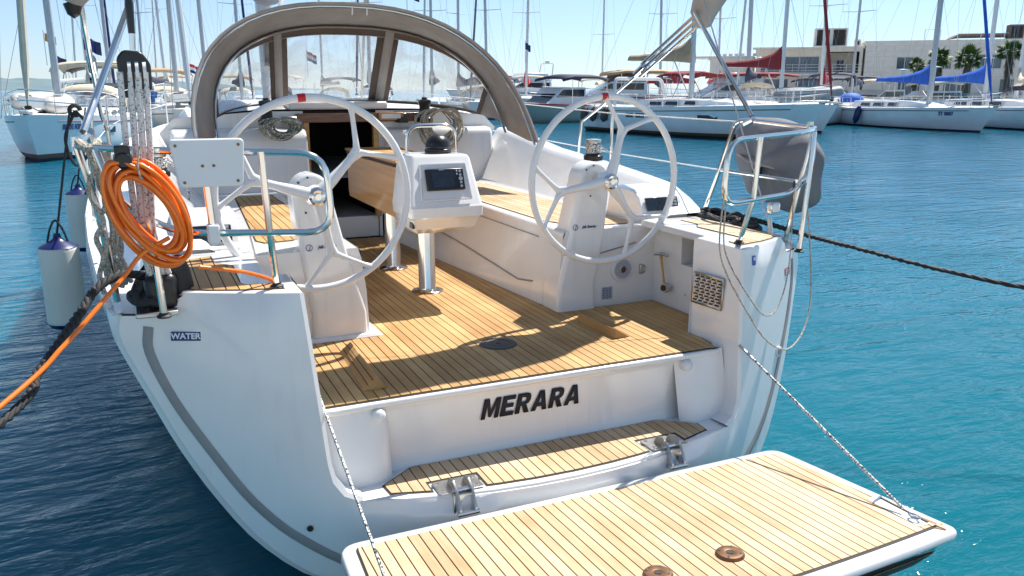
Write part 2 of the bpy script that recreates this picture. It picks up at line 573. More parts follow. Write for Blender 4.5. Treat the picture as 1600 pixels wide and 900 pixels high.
def fillet(pts, r, n=5):
    """polyline with rounded corners"""
    P = [Vector(p) for p in pts]
    out = [P[0]]
    for i in range(1, len(P)-1):
        a, b, c = P[i-1], P[i], P[i+1]
        u = (a-b); v = (c-b)
        rr = min(r, u.length*0.48, v.length*0.48)
        s = b + u.normalized()*rr; e = b + v.normalized()*rr
        for j in range(n+1):
            t = j/n
            out.append(s*(1-t)**2 + b*2*t*(1-t) + e*t*t)
    out.append(P[-1])
    return out

def tube(name, pts, r, m, parent=None, n=8, closed=False, angle=40, label=None):
    return MB().tube(pts, r, n, closed).build(name, m, parent, angle, label=label)

def text_mesh(name, body, size, m, parent, M4, offset=0.0, shear=0.0, extrude=0.0008, spacing=1.0, sx=1.0):
    cu = bpy.data.curves.new(name, 'FONT')
    cu.body = body; cu.size = size; cu.offset = offset; cu.shear = shear
    cu.extrude = extrude; cu.space_character = spacing
    cu.align_x = 'CENTER'; cu.align_y = 'CENTER'
    cu.resolution_u = 3
    tmp = bpy.data.objects.new(name + '_tmp', cu)
    COL.objects.link(tmp)
    dg = bpy.context.evaluated_depsgraph_get()
    dg.update()
    me = bpy.data.meshes.new_from_object(tmp.evaluated_get(dg))
    bpy.data.objects.remove(tmp)
    bpy.data.curves.remove(cu)
    me.name = name
    me.transform(Matrix.Diagonal((sx, 1, 1, 1)))
    me.transform(M4)
    return link(name, me, m, parent)

def frame(o, x, y):
    """matrix: origin o, local x along x, local y along y, z = x cross y"""
    x = Vector(x).normalized(); y = Vector(y); z = x.cross(y).normalized(); y = z.cross(x)
    return Matrix(((x.x, y.x, z.x, o[0]), (x.y, y.y, z.y, o[1]), (x.z, y.z, z.z, o[2]), (0, 0, 0, 1)))

def zalign(o, d):
    d = Vector(d).normalized()
    q = Vector((0, 0, 1)).rotation_difference(d)
    return Matrix.Translation(o) @ q.to_matrix().to_4x4()

def clip(poly, axis, val, keep_less):
    out = []
    for i in range(len(poly)):
        a, b = poly[i], poly[(i+1) % len(poly)]
        ia = (a[axis] <= val) == keep_less or a[axis] == val
        ib = (b[axis] <= val) == keep_less or b[axis] == val
        if ia: out.append(a)
        if ia != ib:
            t = (val - a[axis]) / (b[axis] - a[axis])
            out.append((a[0]+(b[0]-a[0])*t, a[1]+(b[1]-a[1])*t))
    return out

def area(p):
    return 0.5*sum(p[i][0]*p[(i+1)%len(p)][1]-p[(i+1)%len(p)][0]*p[i][1] for i in range(len(p)))

def planks(poly, zf, parent, m, pitch=0.05, gap=0.0055, th=0.006, start=None, phase=0.0, axis=0, T=None):
    """teak strips running along y (axis 0) cut to poly, each its own object"""
    lo = min(p[axis] for p in poly); hi = max(p[axis] for p in poly)
    x = lo + phase
    out = []
    if phase > 0.012: xs = [lo, x]
    else: xs = [lo]; x = lo
    while x + pitch < hi - 0.012:
        x += pitch; xs.append(x)
    xs.append(hi)
    for a, b in zip(xs, xs[1:]):
        q = clip(clip(poly, axis, a + gap/2, False), axis, b - gap/2, True)
        # tidy duplicates
        r_ = []
        for p in q:
            if not r_ or (abs(p[0]-r_[-1][0])+abs(p[1]-r_[-1][1])) > 1e-4: r_.append(p)
        if len(r_) < 3 or abs(area(r_)) < 2e-5: continue
        if area(r_) < 0: r_.reverse()
        n = len(r_)
        vs = [(p[0], p[1], zf(p[0], p[1]) - th) for p in r_] + [(p[0], p[1], zf(p[0], p[1])) for p in r_]
        if T: vs = [T(v) for v in vs]
        fs = [tuple(reversed(range(n))), tuple(range(n, 2*n))] + [(i, (i+1) % n, n+(i+1) % n, n+i) for i in range(n)]
        me = bpy.data.meshes.new('plank')
        me.from_pydata(vs, [], fs)
        me.update()
        link('plank', me, m, parent)
    return xs

def cdt(outline, fn, step=0.1, extra=None, holes=()):
    """fill a 2-D outline with a triangulated sheet mapped by fn(a,b)->(x,y,z)"""
    vs = [Vector(p) for p in outline]
    n = len(vs)
    edges = [(i, (i+1) % n) for i in range(n)]
    for h in holes:
        b = len(vs); vs += [Vector(p) for p in h]
        edges += [(b+i, b+(i+1) % len(h)) for i in range(len(h))]
    lo = [min(v[k] for v in vs) for k in (0, 1)]; hi = [max(v[k] for v in vs) for k in (0, 1)]
    a = lo[0] + step/2
    while a < hi[0]:
        b = lo[1] + step/2
        while b < hi[1]:
            vs.append(Vector((a+0.0007, b+0.0003))); b += step
        a += step
    rv, re, rf, *_ = delaunay_2d_cdt(vs, edges, [], 2 if holes else 1, 1e-6)
    if holes:
        def inside(c, poly):
            k = False; j = len(poly)-1
            for i in range(len(poly)):
                if (poly[i][1] > c[1]) != (poly[j][1] > c[1]) and c[0] < (poly[j][0]-poly[i][0])*(c[1]-poly[i][1])/(poly[j][1]-poly[i][1])+poly[i][0]: k = not k
                j = i
            return k
        rf = [f for f in rf if not any(inside(sum((rv[i] for i in f), Vector((0, 0)))/len(f), h) for h in holes)]
    used = sorted({i for f in rf for i in f}); mp = {k: i for i, k in enumerate(used)}
    return [fn(rv[i][0], rv[i][1]) for i in used], [tuple(mp[i] for i in f) for f in rf]

def inset(poly, d):
    n = len(poly); s = 1 if area(poly) > 0 else -1; out = []
    for i in range(n):
        a, b, c = Vector(poly[i-1]), Vector(poly[i]), Vector(poly[(i+1) % n])
        u = (b-a).normalized(); v = (c-b).normalized()
        n1 = Vector((-u.y, u.x))*s; n2 = Vector((-v.y, v.x))*s
        k = n1 + n2
        if k.length < 1e-6: k = n1
        k = k.normalized(); c_ = max(0.35, k.dot(n1))
        out.append(tuple(b + k*(d/c_)))
    return out

def roundpoly(poly, r, n=4):
    out = []; k = len(poly)
    rr_ = r if isinstance(r, (list, tuple)) else [r]*k
    for i in range(k):
        a, b, c = Vector(poly[i-1]), Vector(poly[i]), Vector(poly[(i+1) % k])
        if rr_[i] <= 0: out.append(tuple(b)); continue
        u = a-b; v = c-b
        rr = min(rr_[i], u.length*0.48, v.length*0.48)
        s = b+u.normalized()*rr; e = b+v.normalized()*rr
        for j in range(n+1):
            t = j/n
            out.append(tuple(s*(1-t)**2 + b*2*t*(1-t) + e*t*t))
    return out

# ------------------------------------------------------------------ sea
mb = MB()
rings = [0, 6, 14, 30, 60, 120, 300, 900, 3000, 12000]
rows = []
for r_ in rings[1:]:
    rows.append([(r_*math.sin(a*math.pi/24), r_*math.cos(a*math.pi/24), 0) for a in range(48)])
mb.grid(rows, closed_u=True)
mb.add([(0, 0, 0)] + rows[0], [(0, i+1, (i+1) % 48+1) for i in range(48)])
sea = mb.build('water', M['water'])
tag(sea, kind='structure')

# ------------------------------------------------------------------ the yacht in front
yacht = empty('sailing_yacht', (0, 0, 0), label='large white sailing yacht seen from the stern with twin wheels and open teak cockpit', cat='sailing yacht')

def yt(x, z):
    return -0.33 + 0.17*x*x + 0.12*(z-0.47)
STERN = [(1.87, 1.24), (1.885, 1.17), (1.86, 1.08), (1.77, 0.88), (1.665, 0.65), (1.53, 0.42), (1.37, 0.22), (1.12, 0.06), (0.6, -0.04), (0, -0.07)]
STERN = [(p.x, p.y) for p in smooth([(a, b, 0) for a, b in STERN], 3)]
MID = [(1, 1.0), (1, 0.93), (0.995, 0.84), (0.98, 0.62), (0.955, 0.40), (0.92, 0.20), (0.85, 0.02), (0.68, -0.16), (0.36, -0.30), (0, -0.34)]
MID = [(p.x, p.y) for p in smooth([(a, b, 0) for a, b in MID], 3)]
def halfbeam(y):
    pts = [(0, 1.87), (0.25, 1.885), (1, 1.955), (2, 2.03), (3, 2.08), (5, 2.10), (7, 2.02), (9, 1.78), (11, 1.32), (12.5, .8), (13.5, .35), (14.1, .03)]
    for (a, b), (c, d) in zip(pts, pts[1:]):
        if y <= c: return b + (d-b)*(y-a)/(c-a)
    return .03
def sheer(y):
    return 1.24 + 0.018*y + 0.0012*y*y
rows = []
for y in [0, .3, .7, 1.2, 2, 3, 4, 5, 6, 7, 8, 9, 10, 11, 12, 12.8, 13.5, 14.1]:
    B = halfbeam(y); S = sheer(y)
    t = min(1, y/4.0); t = t*t*(3-2*t)
    ring = []
    for k, (sx, sz) in enumerate(STERN):
        mx_, mz_ = MID[k]
        x1 = sx/1.87*B; z1 = sz + (S-1.24)*max(0, sz)/1.24
        narrow = 1 - 0.45*max(0, (y-7)/7)*(1-mz_)
        x2 = mx_*B*narrow; z2 = mz_*S if mz_ > 0 else mz_
        x = x1*(1-t)+x2*t; z = z1*(1-t)+z2*t
        ring.append((x, z))
    full = [(-x, z) for x, z in ring] + [(x, z) for x, z in reversed(ring[:-1])]
    rows.append([(x, y + yt(x, z)*max(0, 1-y/1.5), z) for x, z in full])
# rounded flange at the transom edge
r0 = []
for (x, y, z) in rows[0]:
    c = Vector((0, 0.75)); d = (Vector((x, z))-c); d = d*(1-0.035/d.length)
    r0.append((c.x+d.x, yt(x, z)-0.028, c.y+d.y))
MB().grid([r0]+rows).build('hull', M['gel'], yacht, angle=50)

# transom skin, cut out for the open stern
half = [(1.155, 1.335), (1.58, 1.335), (1.66, 1.235)]
out_s = []
for (x, z) in STERN:
    c = Vector((0, 0.75)); d = (Vector((x, z))-c); d = d*(1-0.033/d.length)
    out_s.append((c.x+d.x, c.y+d.y))
right = [(1.155, 1.335), (1.58, 1.335), (1.63, 1.30), (1.66, 1.24)] + out_s
right = right[:-1]
inner = [(1.10, 0.60), (1.085, 0.52), (1.045, 0.46), (0.98, 0.435)]
outline = [(-x, z) for x, z in right] + [(0, out_s[-1][1])] + [(x, z) for x, z in reversed(right)] + inner + [(-x, z) for x, z in reversed(inner)]
v, f = cdt(outline, lambda a, b: (a, yt(a, b)-0.03, b), 0.13)
MB().add(v, f).build('transom', M['gel'], yacht, angle=60)

# grey gutter that follows the transom edge
for s in (-1, 1):
    pth = []
    for (x, z) in [(1.74, 1.19), (1.745, 1.08), (1.67, 0.88), (1.545, 0.66), (1.40, 0.44), (1.22, 0.27), (0.95, 0.13), (0.5, 0.06), (0.02, 0.04)]:
        pth.append((x, z))
    sm = smooth([(x, 0, z) for x, z in pth], 5)
    mbg = MB(); ra, rb, rc = [], [], []
    for i, p in enumerate(sm):
        q = sm[min(i+1, len(sm)-1)]-sm[max(i-1, 0)]
        nn = Vector((-q.z, 0, q.x)).normalized()
        for lst, o_, dy in ((ra, -0.019, -0.0325), (rb, 0.0, -0.040), (rc, 0.019, -0.0325)):
            x = p.x+nn.x*o_; z = p.z+nn.z*o_
            lst.append((s*x, yt(x, z)+dy, z))
    mbg.grid([ra, rb, rc]).build('rub_strip', M['groove'], yacht, angle=80)

# opening lining, side panels, name panel, step
def lining(pa, pb, name, m=None, angle=40):
    return MB().grid([pa, pb]).build(name, m or M['gel'], yacht, angle=angle)
for s in (-1, 1):
    edge = [(1.155, 1.335), (1.10, 0.60), (1.085, 0.52), (1.045, 0.46), (0.98, 0.435)]
    a_ = [(s*x, yt(x, z)-0.03, z) for x, z in edge]
    mid = [(s*(x-0.018), yt(x, z)-0.022, z+(0.012 if z < .6 else 0)) for x, z in edge]
    b_ = [(s*1.13, 0.37, 1.335), (s*1.07, 0.30, 0.80), (s*1.06, 0.02, 0.53), (s*1.02, 0.0, 0.46), (s*0.96, -0.03, 0.435)]
    # rounded lip
    MB().grid([a_, mid]).build('opening_lip', M['gel'], yacht, angle=80)
    MB().grid([mid, b_]).build('wing_lining', M['gel'], yacht, angle=30)
SP = 0.80
def face_side(x, z): return 0.012 + 0.24*(z-0.80)
for s in (-1, 1):
    r1 = [(s*1.08, face_side(1, z), z) for z in (0.430, 0.47, 0.64, 0.795)]
    r2 = [(s*0.89, face_side(1, z), z) for z in (0.430, 0.47, 0.64, 0.795)]
    r3 = [(s*0.83, face_side(1, z)+0.008, z) for z in (0.430, 0.47, 0.64, 0.795)]
    r4 = [(s*0.79, face_side(1, z)+0.045, z) for z in (0.430, 0.47, 0.64, 0.795)]
    MB().grid([r1, r2, r3, r4]).build('recess_panel', M['gel'], yacht, angle=75)
rr = []
for x in (-0.85, -0.76, -0.70, -0.4, 0, 0.4, 0.70, 0.76, 0.85):
    e = 0.0
    rr.append([(x, 0.025-e, 0.43), (x, 0.040-e, 0.47), (x, 0.050-e, 0.56), (x, 0.045-e, 0.72), (x, 0.035-e, 0.765), (x, 0.012, 0.785)])
MB().grid(rr).build('name_panel', M['gel'], yacht, angle=75)
# threshold lip
th = [(-1.10, -0.005), (-1.04, -0.030), (-0.86, -0.014), (-0.5, -0.012), (0, -0.012), (0.5, -0.012), (0.86, -0.014), (1.0, -0.012), (1.06, 0.0), (1.10, 0.10), (-1.10, 0.10)]
MB().prism(th, 0.032, base=0.765).build('threshold', M['gel'], yacht, bevel=0.012, seg=3)
for s in (-1, 1):
    MB().lathe([(0.0, 0.03), (0.012, 0.029), (0.024, 0.022), (0.031, 0.010), (0.033, 0), (0.033, -0.02)], 20, zalign((s*0.835, face_side(1, .72)-0.002, 0.735), (0, -1, 0.1))).build('platform_bumper', M['white'], yacht, angle=80)

# lower step
st_out = [(x, yt(x, .47)-0.028) for x in [-1.02, -0.8, -0.6, -0.4, -0.2, 0, 0.2, 0.4, 0.6, 0.8, 1.02]]
step_poly = st_out + [(1.02, 0.07), (-1.02, 0.07)]
MB().prism(step_poly, 0.03, base=0.403).build('step', M['gel'], yacht, bevel=0.01, seg=3)
def step_teak():
    p = [(-0.85, -0.155), (-0.84, -0.185), (-0.72, -0.215)]
    notch = lambda cx: [(cx-0.115, yt(cx-.115, .47)+0.004), (cx-0.115, yt(cx, .47)+0.115), (cx+0.115, yt(cx, .47)+0.115), (cx+0.115, yt(cx+.115, .47)+0.004)]
    pts = [(-0.86, -0.10), (-0.85, yt(-.85, .47)+0.012)]
    pts += notch(-0.55)
    for x in (-0.36, -0.2, 0, 0.2, 0.36): pts.append((x, yt(x, .47)+0.004))
    pts += notch(0.55)
    pts += [(0.85, yt(.85, .47)+0.012), (0.86, -0.10), (0.68, 0.035), (0.3, 0.03), (-0.3, 0.03), (-0.68, 0.035)]
    return pts
pt = step_teak()
step_floor = empty('step_decking', parent=yacht)
v, f = cdt(pt, lambda a, b: (a, b, 0.4355), 0.6)
MB().add(v, f).build('caulking', M['caulk'], step_floor)
planks(inset(pt, 0.010), lambda x, y: 0.4395, step_floor, M['teak_light'], th=0.003)

# ------- cockpit sole
SOLE = 0.80
fp = [(-1.08, 0.005), (1.0, 0.005), (1.02, -0.005), (1.05, 0.0), (1.05, 0.03), (1.10, 0.29), (1.145, 0.33), (1.30, 0.44), (1.32, 0.98), (1.30, 1.02), (0.60, 1.02), (0.37, 4.10), (-0.37, 4.10), (-0.60, 1.02), (-1.30, 1.02), (-1.32, 0.44), (-1.145, 0.33), (-1.09, 0.29)]
v, f = cdt(fp, lambda a, b: (a, b, SOLE), 0.8)
sole = empty('cockpit_decking', parent=yacht)
MB().add(v, f).build('caulking', M['caulk'], sole)
planks(inset(fp, 0.012), lambda x, y: SOLE+0.004, sole, M['teak'], th=0.003, phase=0.032)
# inspection hatch
hatch = MB().lathe([(0.0, 0.008), (0.05, 0.009), (0.062, 0.006), (0.066, 0.006), (0.07, 0.009), (0.098, 0.008), (0.105, 0.0)], 28, Matrix.Translation((-0.015, 0.54, SOLE+0.003))).build('deck_hatch', mat('grey_hatch', (0.07, 0.062, 0.055), 0.6, 0.0, var=0.15), yacht)
MB().lathe([(0.012, 0.002), (0.012, -0.002)], 10, Matrix.Translation((-0.015, 0.54, SOLE+0.0125))).build('socket', M['black'], hatch)
# tilted foot chocks
def chock(tri, y0, y1, top):
    MB().prism([(x, SOLE+z) for x, z in tri], y1-y0, 'y', y0, top=[(x, SOLE+z) for x, z in top]).build('foot_chock', M['teak'], yacht, bevel=0.002, seg=1)
chock([(-0.865, 0.004), (-0.755, 0.004), (-0.800, 0.062)], 0.135, 0.76, [(-0.835, 0.004), (-0.745, 0.004), (-0.775, 0.055)])
for k in range(2):
    MB().tube([(-0.842+0.022*k, 0.14, SOLE+0.026+0.024*k), (-0.818+0.020*k, 0.755, SOLE+0.024+0.021*k)], 0.0022, 4).build('chock_groove', M['caulk'], yacht)
chock([(0.615, 0.004), (0.715, 0.004), (0.620, 0.060)], 0.36, 0.76, [(0.60, 0.004), (0.68, 0.004), (0.603, 0.055)])

# ------- helm corners (floor to seat level), wing tops
TOPZ = 1.335
def wing(s):
    # inner wall x=1.30 with a stowage hole
    xw = 1.31
    walls = [(0.36, SOLE), (1.02, SOLE), (1.02, TOPZ-0.03), (0.36, TOPZ-0.03)]
    hole = [(0.46, 1.10), (0.72, 1.10), (0.72, 1.27), (0.46, 1.27)]
    v, f = cdt(walls, lambda a, b: (s*(xw-0.02*(b-SOLE)), a, b), 0.2, holes=[hole])
    MB().add(v, f).build('locker_wall', M['gel'], yacht)
    m2 = MB()
    q = [(y, z) for y, z in hole]
    m2.grid([[(s*(xw-0.02*(z-SOLE)), y, z) for y, z in q], [(s*1.50, y, z) for y, z in q]], closed_u=True)
    m2.add([(s*1.50, y, z) for y, z in q], [(0, 1, 2, 3)])
    m2.build('stowage_pocket', M['gel'], yacht)
    MB().grid([[(s*1.05, 0.28, SOLE), (s*1.31, 0.42, SOLE)], [(s*1.13, 0.37, TOPZ-0.02), (s*1.31, 0.37, TOPZ-0.02)]]).build('locker_wall', M['gel'], yacht)
    # top slab
    tp = [(1.14, yt(1.14, TOPZ)-0.02), (1.135, 0.36), (1.20, 0.37), (1.22, 0.42), (1.22, 1.06), (1.64, 1.10)]
    tp += [(x, yt(x, TOPZ)-0.03) for x in (1.60, 1.5, 1.4, 1.3, 1.2)]
    tp = [(s*x, y) for x, y in tp]
    MB().prism(tp, 0.05, base=TOPZ-0.045).build('quarter_seat', M['gel'], yacht, bevel=0.012, seg=3)
    tk = [(1.585, 0.24), (1.585, 0.85), (1.42, 0.92), (1.42, 0.74), (1.39, 0.70), (1.345, 0.64), (1.355, 0.24), (1.335, 0.20), (1.22, 0.185), (1.20, 0.15), (1.20, 0.055), (1.38, 0.100), (1.50, 0.15), (1.555, 0.19)]
    tk = [(s*x, y) for x, y in tk]
    g = empty('quarter_decking', parent=yacht)
    v, f = cdt(tk, lambda a, b: (a, b, TOPZ+0.0065), 0.5)
    MB().add(v, f).build('caulking', M['caulk'], g)
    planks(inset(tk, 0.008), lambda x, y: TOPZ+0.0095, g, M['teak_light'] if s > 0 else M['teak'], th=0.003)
    # outer step down to the side deck
    rows = []
    for y in (0.10, 0.5, 1.1):
        off = 0.0
        y2 = (lambda x: yt(x, 1.3)-0.03) if y == 0.10 else (lambda x, y=y: y)
        rows.append([(s*1.60, y2(1.60), TOPZ-0.005), (s*1.635, y2(1.635), TOPZ-0.03), (s*1.665, y2(1.665), sheer(max(y, 0))+0.0), (s*(halfbeam(y)-0.03), y2(1.84), sheer(y)+0.0), (s*(halfbeam(y)-0.005), y2(1.865), sheer(y)-0.012)])
    MB().grid(rows).build('side_deck', M['gel'], yacht, angle=50)
for s in (-1, 1): wing(s)

# ------- seats and coamings
def zc(y):
    pts = [(1.02, 1.36), (1.2, 1.45), (1.4, 1.525), (1.8, 1.57), (2.3, 1.61), (3.0, 1.66), (3.6, 1.74), (4.2, 1.80)]
    for (a, b), (c, d) in zip(pts, pts[1:]):
        if y <= c: return b+(d-b)*(y-a)/(c-a)
    return 1.80
SEATZ = 1.30
for s in (-1, 1):
    rows = []
    for y in (1.02, 1.10, 1.2, 1.3, 1.4, 1.6, 2.0, 2.5, 3.0, 3.5, 3.9, 4.15):
        z = zc(y); k = min(1, (y-1.02)/0.38)
        xf = 0.60-0.075*(y-1.02)
        wd = 1.27
        S_ = sheer(y)
        rows.append([(s*x, yy, zz) for x, yy, zz in [
            (xf, y, SOLE), (xf*.6+0.25, y, 1.06), (0.632, y, SEATZ-0.065), (0.632, y, SEATZ-0.02), (0.642, y, SEATZ-0.0), (0.66, y, SEATZ+0.006), (wd-0.02, y, SEATZ+0.006), (wd+0.02, y, SEATZ+0.03),
            (wd+0.11+0.14*k, y, z-0.04), (wd+0.125+0.15*k, y, z-0.012), (wd+0.15+0.15*k, y, z), (1.66, y, z+0.004), (1.70, y, z-0.01), (1.73, y, z-0.05), (1.755, y, S_+0.02), (1.78, y, S_+0.004), (halfbeam(y)-0.03, y, S_), (halfbeam(y)-0.005, y, S_-0.012)]])
    MB().grid(rows).build('cockpit_coaming', M['gel'], yacht, angle=50)
    # end wall facing the helm
    ew = [(xx, zz) for xx, zz in [(0.60, SOLE), (0.61, 1.06), (0.632, SEATZ-0.05), (0.65, SEATZ+0.006), (1.25, SEATZ+0.006), (1.29, 1.33), (1.40, 1.34), (1.62, 1.34), (1.62, SOLE)]]
    v, f = cdt([(s*a, b) for a, b in ew], lambda a, b: (a, 1.02, b), 0.2)
    MB().add(v, f).build('seat_end', M['gel'], yacht)
    # teak on seats
    ta, tb = (1.12, 3.75)
    tk = [(0.70, 1.45), (0.78, 1.22), (0.90, ta), (1.22, ta), (1.24, 1.5), (1.24, 3.2), (1.20, tb), (0.76, tb), (0.69, 3.3)] if s > 0 else [(0.70, 1.55), (0.78, 1.40), (1.10, 1.36), (1.14, 1.45), (1.02, 3.6), (0.72, 3.6)]
    tk = [(s*x, y) for x, y in tk]
    g = empty('seat_decking', parent=yacht)
    v, f = cdt(tk, lambda a, b: (a, b, SEATZ+0.0085), 0.5)
    MB().add(v, f).build('caulking', M['caulk'], g)
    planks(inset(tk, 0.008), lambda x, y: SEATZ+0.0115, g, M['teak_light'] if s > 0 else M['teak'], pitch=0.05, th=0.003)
    # panel groove, latch on seat front
    gz = [(1.35, 0.93), (1.55, 0.905), (1.9, 0.94), (2.6, 1.0), (3.2, 1.03)]
    MB().tube([(s*((0.60-0.075*(y-1.02))*(1-(z-0.8)/.26*.4)+0.25*(z-0.8)/.26-0.002), y, z) for y, z in gz], 0.006, 6).build('locker_seam', M['groove'], yacht)
    MB().box((s*0.565-0.012, 2.02, 0.945), (s*0.565+0.012, 2.06, 0.985)).build('locker_latch', M['black'], yacht, bevel=0.004)
    MB().box((s*0.56-0.02, 2.75, 1.00), (s*0.56+0.02, 3.2, 1.10)).build('fiddle_recess', M['black'], yacht, bevel=0.014)
    # instrument pod on coaming end
    pd = [(1.30, 1.31), (1.06, 1.335), (1.055, 1.352), (1.10, 1.365), (1.155, 1.468), (1.19, 1.492), (1.26, 1.508), (1.50, 1.515), (1.56, 1.30)]
    pod = MB().prism([(y, z) for y, z in pd], 0.33, 'x', s*1.42-0.165).build('instrument_pod', M['gel'], yacht, bevel=0.016, seg=3)
    T = frame((s*1.42, 1.126, 1.418), (1, 0, 0), (0, 0.05, 0.10))
    d = MB(); d.box((-0.125, -0.046, 0.001), (0.045, 0.046, 0.014), M4=T); d.build('display', M['screen'], pod, bevel=0.004)
    d = MB(); d.box((0.050, -0.046, 0.001), (0.125, 0.046, 0.014), M4=T); kp = d.build('keypad', M['black'], pod, bevel=0.004)
    k = MB()
    for i in range(2):
        for j in range(4): k.box((0.060+i*0.030, -0.038+j*0.021, 0.014), (0.082+i*0.030, -0.023+j*0.021, 0.018), M4=T)
    k.build('button', M['decal_gr'], pod)
    # winch with rope turns, on the coaming
    wz = zc(2.35)
    wn = empty('winch', (s*1.60, 2.35, wz), parent=yacht)
    MB().lathe([(0.075, 0), (0.078, 0.03), (0.06, 0.045), (0.048, 0.09), (0.056, 0.13), (0.0, 0.13)], 24).build('drum', M['black'], wn)
    sp = []
    for i in range(66):
        a = i*0.55; sp.append((0.056*math.cos(a), 0.056*math.sin(a), 0.05+i*0.0012))
    MB().tube(sp, 0.008, 6).build('rope_turns', M['rope_bw'], wn)
    MB().lathe([(0.06, 0.128), (0.064, 0.14), (0.06, 0.158), (0.03, 0.162), (0, 0.162)], 24).build('self_tailer', M['steel_dull'], wn)
    MB().tube(smooth([(s*1.60+0.05, 2.33, wz+0.10), (s*1.60+0.13, 2.28, wz+0.04), (s*1.60+0.16, 2.20, wz-0.04), (s*1.60+0.17, 2.0, sheer(2)+0.03)], 6), 0.008, 6).build('sheet_tail', M['rope_bw'], yacht)

# ------- forward bulkhead, companionway
BY = 4.15
def bulk(s):
    o = [(0.36, SOLE), (0.36, 1.0), (0.60, SEATZ), (1.30, SEATZ), (1.52, 1.8), (1.40, 1.92), (0.72, 1.97), (0.33, 1.97), (0.33, SOLE)]
    return [(s*a, b) for a, b in o]
for s in (-1, 1):
    v, f = cdt(bulk(s), lambda a, b: (a, BY, b), 0.3)
    MB().add(v, f).build('cabin_bulkhead', M['gel'], yacht)
# port end block and starboard block carrying the halyard winches
MB().prism([(BY+0.3, 1.24), (3.88, 1.24), (3.92, 1.76), (3.98, 1.82), (BY+0.3, 1.86)], 1.10, 'x', -1.44).build('winch_plinth', M['gel'], yacht, bevel=0.03, seg=3)
MB().prism([(BY+0.3, 1.24), (3.98, 1.24), (4.0, 1.74), (4.03, 1.80), (BY+0.3, 1.86)], 1.04, 'x', 0.40).build('winch_plinth', M['gel'], yacht, bevel=0.03, seg=3)
# companion
MB().box((-0.33, 4.16, 0.80), (0.33, 6.2, 1.0)).build('companion_sill', M['gel'], yacht, bevel=0.01)
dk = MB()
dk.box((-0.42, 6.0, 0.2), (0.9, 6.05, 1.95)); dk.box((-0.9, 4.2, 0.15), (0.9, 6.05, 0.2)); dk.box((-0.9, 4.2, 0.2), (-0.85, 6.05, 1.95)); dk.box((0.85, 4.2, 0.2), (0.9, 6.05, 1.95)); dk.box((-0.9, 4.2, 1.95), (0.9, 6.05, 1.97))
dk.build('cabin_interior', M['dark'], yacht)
MB().box((-0.30, 4.4, 0.72), (0.30, 4.7, 0.75)).build('companion_step', M['mahog'], yacht, bevel=0.01)
MB().box((-0.30, 4.9, 0.95), (0.30, 5.2, 0.98)).build('companion_step', M['mahog'], yacht, bevel=0.01)
for s in (-1, 1):
    MB().box((s*0.315-0.025, 4.10, 1.0), (s*0.315+0.025, 4.16, 1.90)).build('companion_jamb', M['varnish'], yacht, bevel=0.004)
MB().box((-0.40, 4.08, 1.87), (0.74, 4.14, 1.95)).build('hatch_trim', M['mahog'], yacht, bevel=0.005)
MB().box((-0.40, 4.05, 1.0), (-0.33, 4.10, 1.02)).build('sill_plate', M['steel'], yacht)
lamp = MB().box((0.33, 4.03, 1.885), (0.56, 4.075, 1.955)).build('fire_extinguisher_tray', M['varnish'], yacht, bevel=0.006)
MB().box((0.35, 4.02, 1.90), (0.53, 4.03, 1.94)).build('instrument_strip', M['decal_wh'], lamp)
# coachroof
rows = []
for y, wx, z in ((4.15, 1.36, 1.97), (4.6, 1.36, 2.02), (5.5, 1.30, 2.03), (7, 1.18, 2.02), (8.5, 1.0, 1.98), (10, 0.75, 1.85), (10.8, 0.5, 1.62)):
    S_ = sheer(y)-0.01
    rows.append([(-wx-0.12, y, S_), (-wx, y, z-0.14), (-wx+0.08, y, z-0.04), (-wx*0.6, y, z+0.01), (0, y, z+0.03), (wx*0.6, y, z+0.01), (wx-0.08, y, z-0.04), (wx, y, z-0.14), (wx+0.12, y, S_)])
MB().grid(rows).build('coachroof', M['gel_nonskid'], yacht, angle=45)
rows = []
for y in (4.1, 5, 6, 7, 8, 9, 10, 11, 12, 12.8, 13.5, 14.0):
    B = halfbeam(y)-0.01
    rows.append([(x*B, y, sheer(y)-0.01+0.05*(1-x*x)) for x in (-1, -0.6, -0.2, 0.2, 0.6, 1)])
MB().grid(rows).build('foredeck', M['gel_nonskid'], yacht, angle=60)
for s in (-1, 1):
    MB().tube([(s*(halfbeam(y)-0.015), y, sheer(y)+0.008) for y in [0.42+0.5*i for i in range(28)]], 0.016, 6).build('toe_rail', M['white'], yacht)
# sliding hatch garage
MB().box((-0.45, 4.15, 1.98), (0.45, 5.6, 2.05)).build('hatch_garage', M['gel'], yacht, bevel=0.02)

# ------- sprayhood
hood = empty('sprayhood', parent=yacht)
def arch(y_top, z_top, w_, foot_y, foot_z, e=2.4, n=28, dx=0.035, dt=-0.07):
    out = []
    for i in range(n+1):
        a = math.pi*i/n
        cx = math.cos(a); sx_ = math.sin(a)
        z = foot_z+(z_top-foot_z)*abs(sx_)**(2/e)
        k = (z-foot_z)/(z_top-foot_z)
        x = dx*(1-k)+dt*k-w_*math.copysign(abs(cx)**(2/e), cx)
        y = foot_y+(y_top-foot_y)*k**0.9
        out.append((x, y, z))
    return out
A0 = arch(3.42, 2.82, 1.345, 2.90, 1.72, 2.4)
A1 = arch(3.54, 2.83, 1.335, 3.05, 1.73, 2.4)
A2 = arch(4.05, 2.71, 1.25, 3.50, 1.80, 2.5, dx=0.12, dt=0.08)
A3 = arch(4.35, 2.62, 1.20, 4.15, 1.90, 2.5)
def lerp_rows(a, b, t): return [tuple(Vector(p).lerp(Vector(q), t)) for p, q in zip(a, b)]
N_ = len(A0)
